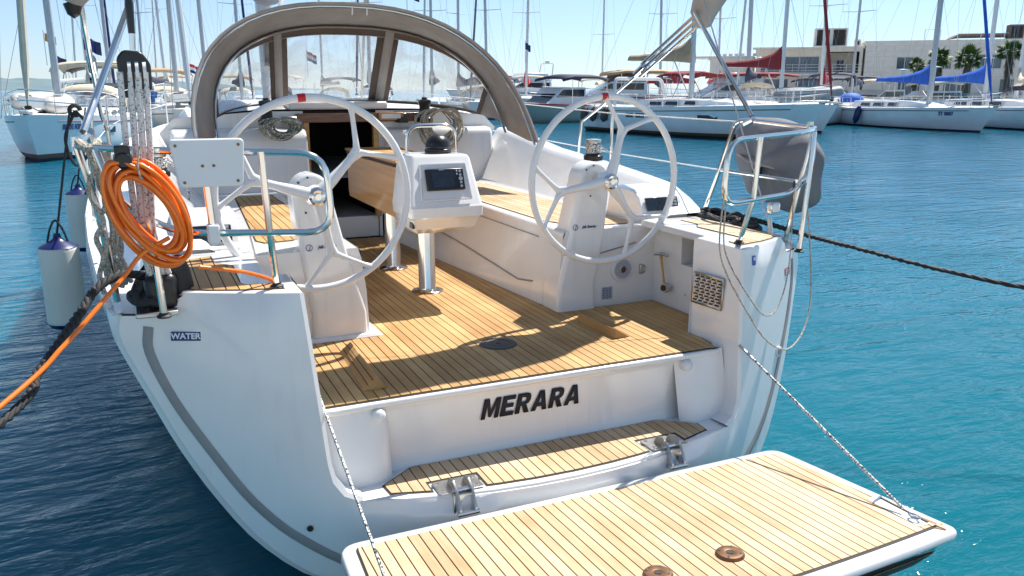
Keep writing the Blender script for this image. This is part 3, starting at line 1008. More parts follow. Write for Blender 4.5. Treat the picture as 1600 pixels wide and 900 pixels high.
# roof canvas: whole arch between A0 and A2 above; side wings only low down
MB().grid([A0, A1, lerp_rows(A1, A2, .5), A2]).build('canopy', M['canvas'], hood, solid=0.006, angle=70)
mbh = MB()
mbh.tube([(p[0], p[1]-0.004, p[2]+0.002) for p in A0], 0.012, 6)
mbh.build('canopy_hem', M['canvas'], hood)
# front: skirt of windows from A2 to a base line
base = []
for i, p in enumerate(A3):
    t = i/(N_-1); a = math.pi*t
    x = 0.12-1.25*math.copysign(abs(math.cos(a))**0.85, math.cos(a))
    y = 3.52+1.10*math.sin(a)**0.75
    z = 1.86+0.16*math.sin(a)**0.8
    base.append((x, y, z))
def bridge(i0, i1, t0, t1, off=0.0, n=6):
    rows = []
    for k in range(n+1):
        t = t0+(t1-t0)*k/n
        row = []
        j = i0
        m_ = max(2, int((i1-i0)*2)+1)
        for q in range(m_):
            u = i0+(i1-i0)*q/(m_-1)
            a = int(math.floor(u)); b = min(a+1, N_-1); fr = u-a
            top = Vector(A2[a]).lerp(Vector(A2[b]), fr); bot = Vector(base[a]).lerp(Vector(base[b]), fr)
            p = bot.lerp(top, t)
            row.append((p.x, p.y-off, p.z))
        rows.append(row)
    return rows
# canvas surround strips and vinyl panes
def strip(i0, i1, t0, t1, name, m, off=0.0, solid=0.004):
    return MB().grid(bridge(i0, i1, t0, t1, off)).build(name, m, hood, solid=solid, angle=70)
strip(0, N_-1, 0.88, 1.0, 'window_surround', M['canvas_dk'])
strip(0, N_-1, 0.0, 0.06, 'window_surround', M['canvas_dk'])
for (a, b) in ((3.0, 3.5), (9.6, 10.9), (15.4, 16.7), (24.5, 25.0)):
    strip(a, b, 0.06, 0.88, 'window_surround', M['canvas_dk'])
for (a, b) in ((9.95, 10.5), (15.8, 16.35)):
    strip(a, b, 0.02, 0.97, 'zip_band', M['canvas'], off=0.012)
for (a, b) in ((3.5, 9.6), (10.9, 15.4), (16.7, 24.5)):
    strip(a, b, 0.06, 0.88, 'vinyl_window', M['vinyl'], solid=0.0)
strip(0, 3.0, 0.0, 1.0, 'side_panel', M['canvas'])
strip(25.0, N_-1, 0.0, 1.0, 'side_panel', M['canvas'])
# stitched seams, wrinkled ridges
for A_, off in ((A1, 0.004), (lerp_rows(A1, A2, .5), 0.004), (A2, 0.006)):
    MB().tube([(p[0]*1.002, p[1], p[2]+off) for p in A_], 0.0045, 5).build('hood_seam', M['canvas_dk'], hood)
for t_ in (0.06, 0.88):
    MB().tube([p for p in bridge(3.4, 24.6, t_, t_, 0.006, 1)[0]], 0.004, 5).build('hood_seam', M['canvas'], hood)
# steel bows inside
MB().tube([(p[0]*0.985, p[1]+0.0, p[2]-0.025) for p in A2], 0.011, 8).build('hood_bow', M['steel'], hood)
MB().tube([(p[0]*0.99, p[1]+0.03, p[2]-0.02) for p in A0], 0.011, 8).build('hood_bow', M['steel'], hood)
for x in (-0.02, 0.10):
    MB().tube([(x, 3.44, 2.79), (x, 3.455, 2.74)], 0.006, 6).build('strap', M['decal_wh'], hood)

# ------- letters and stickers on the stern
GLYPH = {
 'M': (0.95, [(0, 0), (0, 1), (.29, 1), (.475, .42), (.66, 1), (.95, 1), (.95, 0), (.72, 0), (.72, .64), (.545, .08), (.405, .08), (.23, .64), (.23, 0)], []),
 'E': (0.74, [(0, 0), (0, 1), (.72, 1), (.72, .79), (.27, .79), (.27, .61), (.67, .61), (.67, .41), (.27, .41), (.27, .21), (.74, .21), (.74, 0)], []),
 'R': (0.82, [(0, 0), (0, 1), (.50, 1), (.70, .95), (.78, .82), (.78, .62), (.70, .49), (.58, .43), (.82, 0), (.52, 0), (.34, .38), (.27, .38), (.27, 0)], [[(.27, .57), (.27, .80), (.46, .80), (.52, .75), (.52, .62), (.46, .57)]]),
 'A': (0.92, [(0, 0), (.32, 1), (.60, 1), (.92, 0), (.65, 0), (.595, .20), (.325, .20), (.27, 0)], [[(.375, .39), (.545, .39), (.46, .70)]]),
}
pen = -0.325
HH = 0.102
for chr_ in 'MERARA':
    wd_, out_, hol_ = GLYPH[chr_]
    def gl(a, b):
        return (pen+(a*0.92+b*0.22)*HH*1.02, 0.045-0.0035, 0.603+b*HH)
    v, f = cdt(out_, gl, 5.0, holes=hol_)
    MB().add(v, f).build('letter_'+chr_.lower(), M['decal_blk'], yacht, solid=0.0015)
    pen += (wd_*0.92+0.085)*HH*1.02
def yframe(x, z, up=(0, 0.12, 1), dy=-0.033):
    return frame((x, yt(x, z)+dy, z), (1, 0.28*x, 0), up)
T = yframe(-1.60, 1.155)
stk = MB().box((-0.062, -0.019, 0.0), (0.062, 0.019, 0.0015), M4=T).build('water_sticker', M['decal_navy'], yacht)
text_mesh('sticker_text', 'WATER', 0.034, M['decal_wh'], stk, T @ Matrix.Translation((0, 0, 0.0022)), offset=0.0012, sx=1.05, extrude=0.0004)
T = yframe(1.245, 1.265)
sk = MB().box((-0.016, -0.026, 0.0), (0.016, 0.026, 0.0015), M4=T).build('blue_sticker', M['decal_bl'], yacht)
MB().box((-0.006, 0.0, 0.002), (0.010, 0.018, 0.0025), M4=T).build('mark', M['decal_wh'], sk)
T = yframe(1.66, 1.13)
sk = MB().box((-0.032, -0.020, 0.0), (0.032, 0.020, 0.0015), M4=T).build('red_sticker', M['stripe_rd'], yacht)
mk = MB()
for i in range(3): mk.box((-0.026, -0.014+i*0.011, 0.002), (0.024-0.01*(i == 1), -0.009+i*0.011, 0.0025), M4=T)
mk.build('mark', M['decal_wh'], sk)
# fuel filler ring on the port side deck and drains on the quarters
ring = MB().lathe([(0.052, 0), (0.058, 0.006), (0.05, 0.01), (0.042, 0.006), (0.0, 0.006)], 28, Matrix.Translation((-1.71, 0.235, 1.243))).build('filler_cap', M['steel'], yacht)
MB().lathe([(0.034, 0.0), (0.034, 0.009), (0.0, 0.009)], 24, Matrix.Translation((-1.71, 0.235, 1.243))).build('cap_logo', M['decal_navy'], ring)
MB().lathe([(0.03, 0.0), (0.03, 0.01), (0.022, 0.014), (0.018, 0.004), (0, 0.002)], 20, zalign((1.52, yt(1.52, .70)-0.03, 0.70), (0.3, -1, 0.1))).build('drain', M['white'], yacht)
MB().lathe([(0.017, 0.0), (0.017, 0.006), (0, 0.006)], 16, zalign((1.52, yt(1.52, .70)-0.04, 0.70), (0.3, -1, 0.1))).build('drain_hole', M['decal_gr'], yacht)
for dx in (0, 0.028):
    MB().lathe([(0.012, 0.0), (0.014, 0.006), (0.007, 0.007), (0, 0.002)], 12, zalign((-1.19+dx, yt(-1.19, .32)-0.03, 0.325), (-0.3, -1, 0.1))).build('skin_fitting', M['black'], yacht)

# vent grille on the starboard wing: slotted plate
def grille():
    x0 = 1.094
    Y0, Y1, Z0, Z1 = 0.055, 0.295, 0.985, 1.165
    T = frame((x0, (Y0+Y1)/2, (Z0+Z1)/2), (0.10, -1, 0), (0.075, 0, 1))
    W, H = (Y1-Y0)/2, (Z1-Z0)/2
    holes = []
    for r_ in range(9):
        for c in range(5):
            cx = -W+0.028+c*(2*W-0.056)/4.3+(0.012 if r_ % 2 else 0.0); cz = -H+0.022+r_*(2*H-0.044)/8
            holes.append([(cx-0.013, cz-0.0042), (cx+0.013, cz-0.0042), (cx+0.016, cz), (cx+0.013, cz+0.0042), (cx-0.013, cz+0.0042), (cx-0.016, cz)])
    v, f = cdt([(-W, -H), (W, -H), (W, H), (-W, H)], lambda a, b: tuple(T @ Vector((a, b, 0.004))), 0.5, holes=holes)
    g = MB().add(v, f).build('vent_grille', M['steel_dull'], yacht, solid=0.002)
    MB().box((-W*0.94, -H*0.92, -0.001), (W*0.94, H*0.92, 0.001), M4=T).build('vent_backing', M['black'], g)
grille()

# ------- teak bathing platform
plat = empty('bathing_platform', (0, -0.392, 0.368), parent=yacht)
plat.rotation_euler = (R(-3.0), 0, 0)
pp = roundpoly([(-1.13, 0.0), (-1.19, -1.02), (1.19, -1.02), (1.13, 0.0)], [0.09, 0.05, 0.05, 0.09], 6)
# slight bow of the aft edge
def bowy(x, y):
    k = min(1, max(0, -y/1.0)); return y-0.05*k*(1-(x/1.19)**2)
full = []
for i, p in enumerate(pp):
    q = pp[(i+1) % len(pp)]
    full.append(p)
    if abs(q[0]-p[0]) > 0.5:
        for j in range(1, 12): full.append((p[0]+(q[0]-p[0])*j/12, p[1]+(q[1]-p[1])*j/12))
bowed = [(x, bowy(x, y)) for x, y in full]
lvl = [(0.075, -0.155), (0.055, -0.14), (0.0, -0.05), (-0.004, -0.03), (0.0, -0.012), (0.012, -0.002), (0.026, 0.0)]
rows = []
for ins, z in lvl:
    rows.append([(a, b if b > -0.5 else b, z) for a, b in inset(bowed, ins)])
def shrink(z, ins, aft):
    out = []
    for (a, b) in inset(bowed, ins):
        k = 1 if b < -0.9 else 0
        out.append((a, b+aft*k, z))
    return out
rows = [shrink(-0.15, 0.10, 0.06), shrink(-0.14, 0.075, 0.05), shrink(-0.055, 0.012, 0.01), shrink(-0.03, 0.0, 0), shrink(-0.012, 0.003, 0), shrink(-0.002, 0.012, 0), shrink(0.0, 0.03, 0)]
m_ = MB().grid(rows, closed_u=True)
n_ = len(bowed)
m_.f.append(tuple(reversed(range(n_)))); m_.mi.append(0)
m_.build('platform_shell', M['gel'], plat, angle=50)
v, f = cdt([(a, b) for a, b in inset(bowed, 0.03)], lambda a, b: (a, b, -0.0005), 0.4)
MB().add(v, f).build('platform_top', M['gel'], plat)
tkp = [(a, b) for a, b in inset(bowed, 0.062)]
# cut the starboard and port shackle recesses out of the teak
def with_notches(poly):
    return poly
v, f = cdt(tkp, lambda a, b: (a, b, 0.003), 0.4)
MB().add(v, f).build('caulking', M['caulk'], plat)
planks(inset(tkp, 0.009), lambda x, y: 0.007, plat, M['teak_light'], pitch=0.0475, th=0.004, phase=0.02)
# teak strip let into the aft face
af = [(-1.02, -0.042), (1.02, -0.042), (0.98, -0.135), (-0.98, -0.135)]
def aft_pt(a, b, o=0.0):
    y0 = bowy(a, -1.02)
    t = (-0.03-b)/0.11
    return (a, y0+0.012*t+0.07*t*t-0.006-o, b)
v, f = cdt(af, lambda a, b: aft_pt(a, b), 0.05)
MB().add(v, f).build('aft_caulking', M['caulk'], plat, angle=80)
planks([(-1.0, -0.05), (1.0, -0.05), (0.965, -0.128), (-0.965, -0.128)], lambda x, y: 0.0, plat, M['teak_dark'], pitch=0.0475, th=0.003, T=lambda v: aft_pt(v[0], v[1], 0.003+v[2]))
def drain_ring(x, y):
    d = MB().lathe([(0.0, 0.010), (0.016, 0.010), (0.019, 0.005), (0.016, 0.012), (0.032, 0.015), (0.050, 0.012), (0.056, 0.006), (0.056, 0.0)], 26, Matrix.Translation((x, y, 0.007))).build('deck_plate', M['bronze'], plat, angle=25)
    sc = MB()
    for k in range(4):
        a = R(45+90*k)
        sc.lathe([(0.005, 0), (0.005, 0.003), (0, 0.003)], 8, Matrix.Translation((x+0.040*math.cos(a), y+0.040*math.sin(a), 0.0205)))
    sc.build('screws', M['steel'], d)
    MB().lathe([(0.014, 0), (0.014, 0.002), (0, 0.002)], 6, Matrix.Translation((x, y, 0.0175))).build('socket', M['dark'], d)
drain_ring(0.215, -0.775)
drain_ring(-0.115, -0.775)
for s in (-1, 1):
    T = Matrix.Translation((s*1.075, -0.80, 0.0075)) @ Matrix.Rotation(R(-s*3), 4, 'Z')
    rc = MB().box((-0.028, -0.14, -0.001), (0.035, 0.14, 0.002), M4=T).build('shackle_recess', M['decal_wh'], plat)
    MB().box((0.026, -0.13, 0.002), (0.036, 0.13, 0.006), M4=T).build('recess_edge', M['dark'], rc)
    MB().tube([T @ Vector(p) for p in ((-0.03, 0.10, 0.006), (0.035, 0.12, 0.012))], 0.004, 6).build('recess_bar', M['steel'], rc)
    lp = [(0.012*math.cos(a)*1.2, -0.09+0.024*math.sin(a), 0.018) for a in [2*math.pi*i/16 for i in range(16)]]
    MB().tube([T @ Vector(p) for p in lp], 0.005, 6, closed=True).build('shackle', M['steel'], rc)

# hinges between step and platform
for cx in (-0.55, 0.55):
    yl = yt(cx, .47)
    hg = empty('platform_hinge', (cx, yl, 0.436), parent=yacht)
    pl = MB().prism(roundpoly([(-0.105, 0.105), (0.105, 0.105), (0.105, -0.02), (-0.105, -0.02)], 0.012), 0.006, base=0.0).build('hinge_plate', M['steel_dull'], hg, bevel=0.002)
    sc = MB()
    for sx_, sy_ in ((-.08, .085), (.08, .085), (-.08, .01), (.08, .01), (0, .09)):
        sc.lathe([(0.009, 0), (0.008, 0.003), (0.0, 0.002)], 10, Matrix.Translation((sx_, sy_, 0.006)))
    sc.build('screws', M['steel'], pl)
    for dx in (-0.036, 0.036):
        arm = [(0.07, 0.006), (0.05, 0.040), (0.0, 0.052), (-0.05, 0.020), (-0.095, -0.05), (-0.085, -0.085), (-0.055, -0.085), (-0.02, -0.02)]
        if cx+dx: arm = [(p[0], p[1]) for p in arm]
        MB().prism(arm, 0.012, 'x', dx-0.006).build('hinge_arm', M['steel_dull'], hg, bevel=0.003)
    MB().tube([(-0.05, -0.02, 0.012), (0.05, -0.02, 0.012)], 0.010, 10).build('hinge_pin', M['steel'], hg)
    MB().tube([(-0.05, -0.085, -0.070), (0.05, -0.085, -0.070)], 0.012, 10).build('hinge_pin', M['steel'], hg)
    MB().box((-0.05, -0.036, -0.13), (0.05, 0.01, 0.0)).build('hinge_block', M['steel_dull'], hg, bevel=0.006)

# ------- steering wheels
def wheel(cx, cy, cz, angs, lean=0.0):
    wh = empty('steering_wheel', (cx, cy, cz), parent=yacht)
    T = Matrix.Rotation(R(lean), 4, 'X')
    Rr = 0.492
    P = lambda r_, a, d=0.0: T @ Vector((r_*math.cos(a), d, r_*math.sin(a)))
    MB().tube([P(Rr, 2*math.pi*i/72) for i in range(72)], 0.0200, 12, closed=True).build('rim', M['gel'], wh, angle=60)
    a0 = R(angs[3])
    MB().tube([P(Rr, a0+R(d)) for d in (-2.3, -1, 0, 1, 2.3)], 0.0214, 12).build('rim_mark', M['redtape'], wh)
    for a in angs[:3]:
        a = R(a)
        j = 0.62*Rr
        m_ = MB()
        m_.tube([P(0.03, a, -0.035), P(0.12, a, -0.03), P(0.2, a, -0.015), P(j, a, 0)], [0.036, 0.030, 0.023, 0.021], 10)
        for sg in (-1, 1):
            e_ = P(Rr, a+sg*R(22)); s_ = P(j+0.012, a+sg*R(1.0)); m_.tube([P(j-0.05, a)]+[s_.lerp(e_, t) for t in (0.05, 0.2, 0.5, 0.8, 0.93, 1.0)], [0.021, 0.021, 0.0155, 0.0135, 0.0135, 0.018, 0.022], 8)
        m_.build('spoke', M['gel'], wh, angle=70)
    hb = MB().lathe([(0.055, 0.03), (0.058, -0.01), (0.05, -0.035), (0, -0.035)], 28, T @ zalign((0, -0.02, 0), (0, 1, 0))).build('wheel_hub', M['gel'], wh)
    MB().lathe([(0.0, 0.024), (0.016, 0.024), (0.018, 0.014), (0.034, 0.018), (0.046, 0.010), (0.050, -0.004), (0.050, -0.02)], 28, T @ zalign((0, -0.062, 0), (0, -1, 0))).build('hub_nut', M['steel'], wh, angle=25)
    return wh
wheel(0.835, 0.87, 1.625, (70, 190, 309, 93))
wheel(-0.895, 0.87, 1.625, (43, 163, 283, 95))

# ------- pedestals
def pedestal(s, xb, xt):
    hw_b, hw_t = (0.135 if s > 0 else 0.155), 0.105
    outl = []
    rows = []
    # outline in (x,z), tapering upward with a round head
    L_ = [(xb-hw_b, 0.80), (xb-hw_b*0.97, 0.95), (xb+(xt-xb)*0.6-0.125, 1.3), (xt-hw_t, 1.60)]
    arc = [(xt-hw_t*math.cos(R(a)), 1.61+0.115*math.sin(R(a))) for a in range(10, 171, 16)]
    R_ = [(xt+hw_t, 1.60), (xb+(xt-xb)*0.6+0.125, 1.3), (xb+hw_b*0.97, 0.95), (xb+hw_b, 0.80)]
    outl = L_+arc+R_
    fy = lambda z: 0.985+0.02*(z-0.8)
    dep = lambda z: 0.24-0.07*(z-0.8)
    m_ = MB()
    n = len(outl)
    m_.add([(x, fy(z), z) for x, z in outl]+[(x, fy(z)+dep(z), z) for x, z in outl], [tuple(range(n)), tuple(range(2*n-1, n-1, -1))]+[(i, n+i, n+i+1, i+1) for i in range(n-1)])
    pd = m_.build('pedestal', M['gel'], yacht, bevel=0.026, seg=4, angle=50)
    if s < 0: MB().prism(roundpoly([(xb-0.235, 0.955), (xb+0.235, 0.955), (xb+0.235, 1.25), (xb-0.235, 1.25)], 0.03), 0.022, base=SOLE+0.003, top=roundpoly([(xb-0.21, 0.97), (xb+0.21, 0.97), (xb+0.21, 1.25), (xb-0.21, 1.25)], 0.03)).build('pedestal_foot', M['gel'], pd, bevel=0.006)
    MB().lathe([(0.038, 0.0), (0.038, 0.10), (0.0, 0.10)], 20, zalign((xt, 0.985, 1.625), (0, -1, 0))).build('wheel_shaft', M['steel'], pd)
    T = frame((xb+(xt-xb)*0.55-0.03, fy(1.32)-0.0015, 1.33), (1, 0, 0), (0, 0.02, 1))
    lg = MB()
    c = [(-0.055+0.017*math.cos(a), 0.017*math.sin(a), 0) for a in [2*math.pi*i/20 for i in range(20)]]
    lg.tube([T @ Vector(p) for p in c], 0.0018, 5, closed=True).build('logo_ring', M['decal_navy'], pd)
    text_mesh('logo_text', 'J', 0.03, M['decal_navy'], pd, T @ Matrix.Translation((-0.055, 0, 0.001)), shear=0.3)
    text_mesh('logo_text', 'Jefa Steering', 0.024, M['decal_navy'], pd, T @ Matrix.Translation((0.04, 0, 0.001)), shear=0.35, offset=0.0005, sx=0.8)
    sc = MB()
    for dx, dz in ((-0.07, 1.68), (-0.02, 1.705), (-0.04, 1.52)):
        sc.lathe([(0.006, 0.003), (0, 0.003)], 8, zalign((xt+dx, fy(dz)-0.002, dz), (0, -1, 0)))
    sc.build('screws', M['bronze'], pd)
pedestal(1, 0.72, 0.845)
pedestal(-1, -0.770, -0.885)

# speaker, data plate, shower handle, ring catch on the starboard seat end / locker wall
sp = MB().lathe([(0.0, 0.012), (0.018, 0.02), (0.022, 0.010), (0.055, 0.014), (0.062, 0.006), (0.066, 0.014), (0.082, 0.010), (0.085, 0.0)], 32, zalign((1.06, 1.018, 1.035), (0, -1, 0))).build('loudspeaker', M['white'], yacht, angle=25)
MB().lathe([(0.058, 0.0), (0.058, 0.002), (0.024, 0.004), (0.024, 0)], 28, zalign((1.06, 1.005, 1.035), (0, -1, 0))).build('speaker_cone', M['decal_gr'], sp)
MB().lathe([(0.018, 0.0), (0.018, 0.003), (0, 0.004)], 16, zalign((1.06, 0.998, 1.035), (0, -1, 0))).build('speaker_cap', M['bronze'], sp)
T = frame((0.955, 1.016, 0.885), (1, 0, 0), (0, 0, 1))
dp = MB().box((-0.038, -0.040, 0), (0.038, 0.040, 0.0015), M4=T).build('data_plate', M['decal_gr'], yacht)
text_mesh('plate_text', 'BAVARIA YACHTS', 0.0075, M['decal_navy'], dp, T @ Matrix.Translation((0, 0.030, 0.002)), extrude=0.0003)
lm = MB()
for i in range(5):
    for j in range(3): lm.box((-0.033+j*0.023, 0.017-i*0.011, 0.0018), (-0.016+j*0.023-0.004*((i+j) % 2), 0.021-i*0.011, 0.0022), M4=T)
lm.build('plate_rows', M['decal_navy'], dp)
text_mesh('plate_text', 'CE', 0.011, M['decal_navy'], dp, T @ Matrix.Translation((0, -0.034, 0.002)), extrude=0.0003)
MB().box((1.19, 1.0, 0.99), (1.215, 1.02, 1.055)).build('tie_ring_base', M['steel_dull'], yacht, bevel=0.004)
MB().tube([(1.215+0.018*math.sin(a), 1.002, 1.022+0.024*math.cos(a)) for a in [math.pi*i/8 for i in range(9)]], 0.005, 6).build('tie_ring', M['steel_dull'], yacht)
# T-handled engine stop / bilge pump lever
T0 = Vector((1.285, 0.82, 0.93))
MB().lathe([(0.030, 0.0), (0.032, 0.03), (0.028, 0.045), (0.0, 0.045)], 18, zalign(T0, (-1, -0.3, 0.1))).build('pump_socket', M['steel_dull'], yacht)
MB().lathe([(0.020, 0.0), (0.020, 0.004), (0, 0.004)], 18, zalign(T0+Vector((-0.044, -0.013, 0.006)), (-1, -0.3, 0.1))).build('pump_socket_cap', M['black'], yacht)
lv = MB().tube([T0+Vector((-0.03, 0.0, 0.02)), T0+Vector((-0.03, 0.02, 0.10)), T0+Vector((-0.03, 0.05, 0.20))], [0.008, 0.007, 0.010], 8).build('pump_lever', M['varnish'], yacht)
MB().tube([T0+Vector((-0.05, 0.09, 0.205)), T0+Vector((-0.03, 0.05, 0.215)), T0+Vector((-0.01, 0.0, 0.205))], [0.008, 0.013, 0.008], 8).build('lever_grip', M['steel_dull'], lv)

# ------- cockpit table with chart plotter pod
tb = empty('cockpit_table', (0.03, 1.87, SOLE), parent=yacht)
def leg(y):
    g = MB().lathe([(0.0, 0.0), (0.105, 0.0), (0.11, 0.006), (0.10, 0.012), (0.062, 0.02), (0.058, 0.03), (0.058, 0.56)], 32, Matrix.Translation((0, y, 0.004)))
    g.build('leg', M['steel'], tb, angle=30)
leg(0.0); leg(0.82)
tbx = MB().box((-0.155, -0.05, 0.56), (0.155, 1.30, 0.80)).build('table_core', M['varnish'], tb, bevel=0.01)
for s in (-1, 1):
    MB().prism([(-0.16, 0.52), (1.30, 0.52), (1.33, 0.56), (1.33, 0.86), (-0.16, 0.86), (-0.19, 0.82), (-0.19, 0.60)], 0.018, 'x', s*0.195-0.009).build('folding_leaf', M['varnish'], tb, bevel=0.006)
tt = empty('table_top', (0, 0, 0), parent=tb)
tp = [(-0.205, 0.0), (0.205, 0.0), (0.205, 1.36), (-0.205, 1.36)]
MB().prism(tp, 0.022, base=0.862).build('top_board', M['caulk'], tt)
planks([(-0.2, 0.005), (0.2, 0.005), (0.2, 1.355), (-0.2, 1.355)], lambda x, y: 0.887, tt, M['teak'], pitch=0.05, gap=0.004, th=0.004)
for a, b in (((-0.205, -0.0), (-0.205, 1.36)), ((0.205, 0), (0.205, 1.36)), ((-0.205, 1.36), (0.205, 1.36))):
    MB().tube([(a[0], a[1], 0.892), (b[0], b[1], 0.892)], 0.010, 6).build('table_fiddle', M['varnish'], tt)
pod = MB()
# pod: lofted box leaning back, wider at the bottom
sec = [(-0.235, -0.40, 0.575, 0.0), (0.235, -0.40, 0.575, 0.0)]
def podring(z, hw, yf, yb): return roundpoly([(-hw, yf), (hw, yf), (hw, yb), (-hw, yb)], 0.022, 3), z
rings = [podring(0.46, 0.165, -0.30, -0.05), podring(0.50, 0.21, -0.385, -0.03), podring(0.565, 0.222, -0.43, -0.02), podring(0.578, 0.236, -0.452, -0.02), podring(0.64, 0.240, -0.452, -0.02), podring(0.655, 0.236, -0.440, -0.02), podring(0.935, 0.196, -0.335, -0.02), podring(0.952, 0.185, -0.320, -0.02), podring(0.957, 0.165, -0.30, -0.04)]
rows = [[(x, y, z) for x, y in r_] for r_, z in rings]
pod.grid(rows, closed_u=True)
nn = len(rows[0]); k = len(rows)
pod.f.append(tuple(range((k-1)*nn, k*nn))); pod.mi.append(0)
pod.f.append(tuple(reversed(range(nn)))); pod.mi.append(0)
pod = pod.build('instrument_pod', M['gel'], tb, angle=28)
T = frame((0.0, -0.392, 0.79), (1, 0, 0), (0, 0.105, 0.28))
fr_o = roundpoly([(-0.172, -0.118), (0.172, -0.118), (0.155, 0.122), (-0.155, 0.122)], 0.012, 2)
fr_i = inset(fr_o, 0.012)
m_ = MB(); n = len(fr_o)
m_.grid([[tuple(T @ Vector((x, y, 0.0))) for x, y in fr_o], [tuple(T @ Vector((x, y, 0.010))) for x, y in inset(fr_o, 0.003)], [tuple(T @ Vector((x, y, 0.010))) for x, y in inset(fr_o, 0.009)], [tuple(T @ Vector((x, y, 0.005))) for x, y in fr_i]], closed_u=True)
m_.add([tuple(T @ Vector((x, y, 0.005))) for x, y in fr_i], [tuple(range(n))])
m_.build('pod_panel', M['white'], pod)
pl = MB().box((-0.125, -0.055, 0.005), (0.125, 0.082, 0.028), M4=T).build('chart_plotter', M['black'], pod, bevel=0.005)
MB().box((-0.088, -0.038, 0.0282), (0.055, 0.062, 0.0292), M4=T).build('screen', M['screen'], pod)
bt = MB()
for i in range(5):
    bt.lathe([(0.009 if i != 2 else 0.014, 0.0), (0.008 if i != 2 else 0.013, 0.004), (0, 0.004)], 12, T @ Matrix.Translation((0.100, 0.062-i*0.024, 0.028)))
for i in range(2): bt.lathe([(0.006, 0), (0, 0.003)], 10, T @ Matrix.Translation((0.079, 0.064-0.02*i, 0.028)))
bt.build('button', M['decal_gr'], pod)
text_mesh('maker_text', 'SIMRAD', 0.010, M['decal_wh'], pod, T @ Matrix.Translation((-0.02, 0.073, 0.0285)), extrude=0.0002)
MB().box((-0.205, -0.405, 0.51), (-0.222, -0.34, 0.55)).build('pod_vent', M['black'], pod, bevel=0.004)
# compass and grab rail
cp = MB().lathe([(0.085, 0.0), (0.085, 0.028), (0.078, 0.034), (0.082, 0.042), (0.076, 0.075), (0.055, 0.105), (0.025, 0.118), (0, 0.120)], 32, Matrix.Translation((0.035, -0.18, 0.955))).build('compass', M['black'], tb, angle=35)
MB().lathe([(0.086, 0.014), (0.088, 0.018), (0.086, 0.022)], 32, Matrix.Translation((0.035, -0.18, 0.955))).build('compass_band', M['rubber'], cp)
MB().tube(fillet([(-0.15, -0.10, 0.93), (-0.145, -0.10, 1.13), (0.185, -0.10, 1.13), (0.19, -0.10, 0.93)], 0.09, 7), 0.0125, 10).build('grab_rail', M['steel'], tb)

# ------- pushpits
def rp(pts, r=0.06, n=5): return fillet(pts, r, n)
def pushpit(s):
    g = empty('pushpit', (s*1.68, 0.2, 1.3), parent=yacht)
    g.location = (0, 0, 0)
    def P(x, y, z): return (s*x, y, z)
    tr = 0.0145
    loop = rp([P(1.93, 0.34, 1.935), P(1.84, 0.26, 1.93), P(1.70, 0.16, 1.925), P(1.02, -0.02, 1.905), P(1.00, -0.02, 1.58), P(1.60, 0.12, 1.595), P(1.80, 0.20, 1.72), P(1.86, 0.27, 1.925)], 0.11)
    MB().tube(loop, tr, 10).build('stern_rail', M['steel'], g)
    MB().tube([P(1.735, 0.14, 1.925), P(1.69, 0.11, 1.60), P(1.675, 0.12, 1.262)], tr, 10).build('post', M['steel'], g)
    MB().tube([P(1.262, 0.03, 1.915), P(1.25, 0.035, 1.60), P(1.225, 0.10, 1.35)], tr, 10).build('post', M['steel'], g)
    for x, y, z in ((1.675, 0.12, 1.255), (1.225, 0.10, 1.343)):
        MB().lathe([(0.028, 0), (0.028, 0.006), (0.018, 0.012), (0.018, 0.02)], 18, Matrix.Translation(P(x, y, z))).build('post_foot', M['rubber'], g)
    side = rp([P(1.90, 1.32, 1.27), P(1.915, 1.20, 1.55), P(1.905, 1.02, 1.95), P(1.90, 0.90, 1.965), P(1.93, 0.34, 1.935)], 0.08)
    MB().tube(side, tr, 10).build('side_rail', M['steel'], g)
    MB().tube([P(1.915, 1.15, 1.62), P(1.88, 0.40, 1.62)], tr*0.85, 10).build('side_rail', M['steel'], g)
    MB().tube([P(1.93, 0.34, 1.935), P(1.87, 0.36, 1.62), P(1.85, 0.42, 1.27)], tr, 10).build('post', M['steel'], g)
    MB().tube([P(1.93, 0.38, 1.90), P(1.93, 0.38, 1.97)], 0.02, 8).build('rail_clamp', M['steel'], g)
    MB().tube([P(1.90, 0.92, 1.94), P(1.90, 0.84, 1.97)], 0.022, 8).build('rail_clamp', M['steel'], g)
    return g
pushpit(-1); pushpit(1)

# folded bimini: grey bag on a steel frame
for_b = empty('folded_bimini', (0, 1.5, 0), parent=yacht); for_b.location = (0, 0, 0)
def bim(u, dz=0, r=1.0):
    a = math.pi*u
    c = math.cos(a)
    k_ = abs(math.sin(a))**0.75
    return (-1.90*math.copysign(abs(c)**0.72, c), 1.42-0.42*k_, 2.66+dz+0.62*k_)
cen = [bim(i/40) for i in range(41)]
cen = [(-1.93, 1.44, 2.58)]+cen+[(1.93, 1.44, 2.58)]
rad = [0.05]+[min(0.10+0.012*i, 0.10+0.012*(40-i), 0.235)+0.012*math.sin(i*1.7) for i in range(41)]+[0.05]
mbb = MB().tube(cen, rad, 12)
mbb.build('bimini_bag', M['canvas'], for_b, angle=70)
for s in (-1, 1):
    for k, dx in enumerate((0.0, 0.035, 0.07)):
        MB().tube([(s*1.90, 1.46, 2.68-dx*1.3), (s*1.90, 2.16, 2.345-dx*1.25)], 0.0120, 8).build('bow_tube', M['steel'], for_b)
    MB().tube([(s*1.90, 2.14, 2.30), (s*1.90, 2.80, 2.0), (s*1.88, 3.05, 1.88), (s*1.86, 3.10, sheer(3.1))], 0.013, 8).build('bow_tube', M['steel'], for_b)
    MB().tube([(s*1.90, 2.12, 2.33), (s*1.90, 2.24, 2.27)], 0.028, 8).build('tube_joint', M['steel'], for_b)
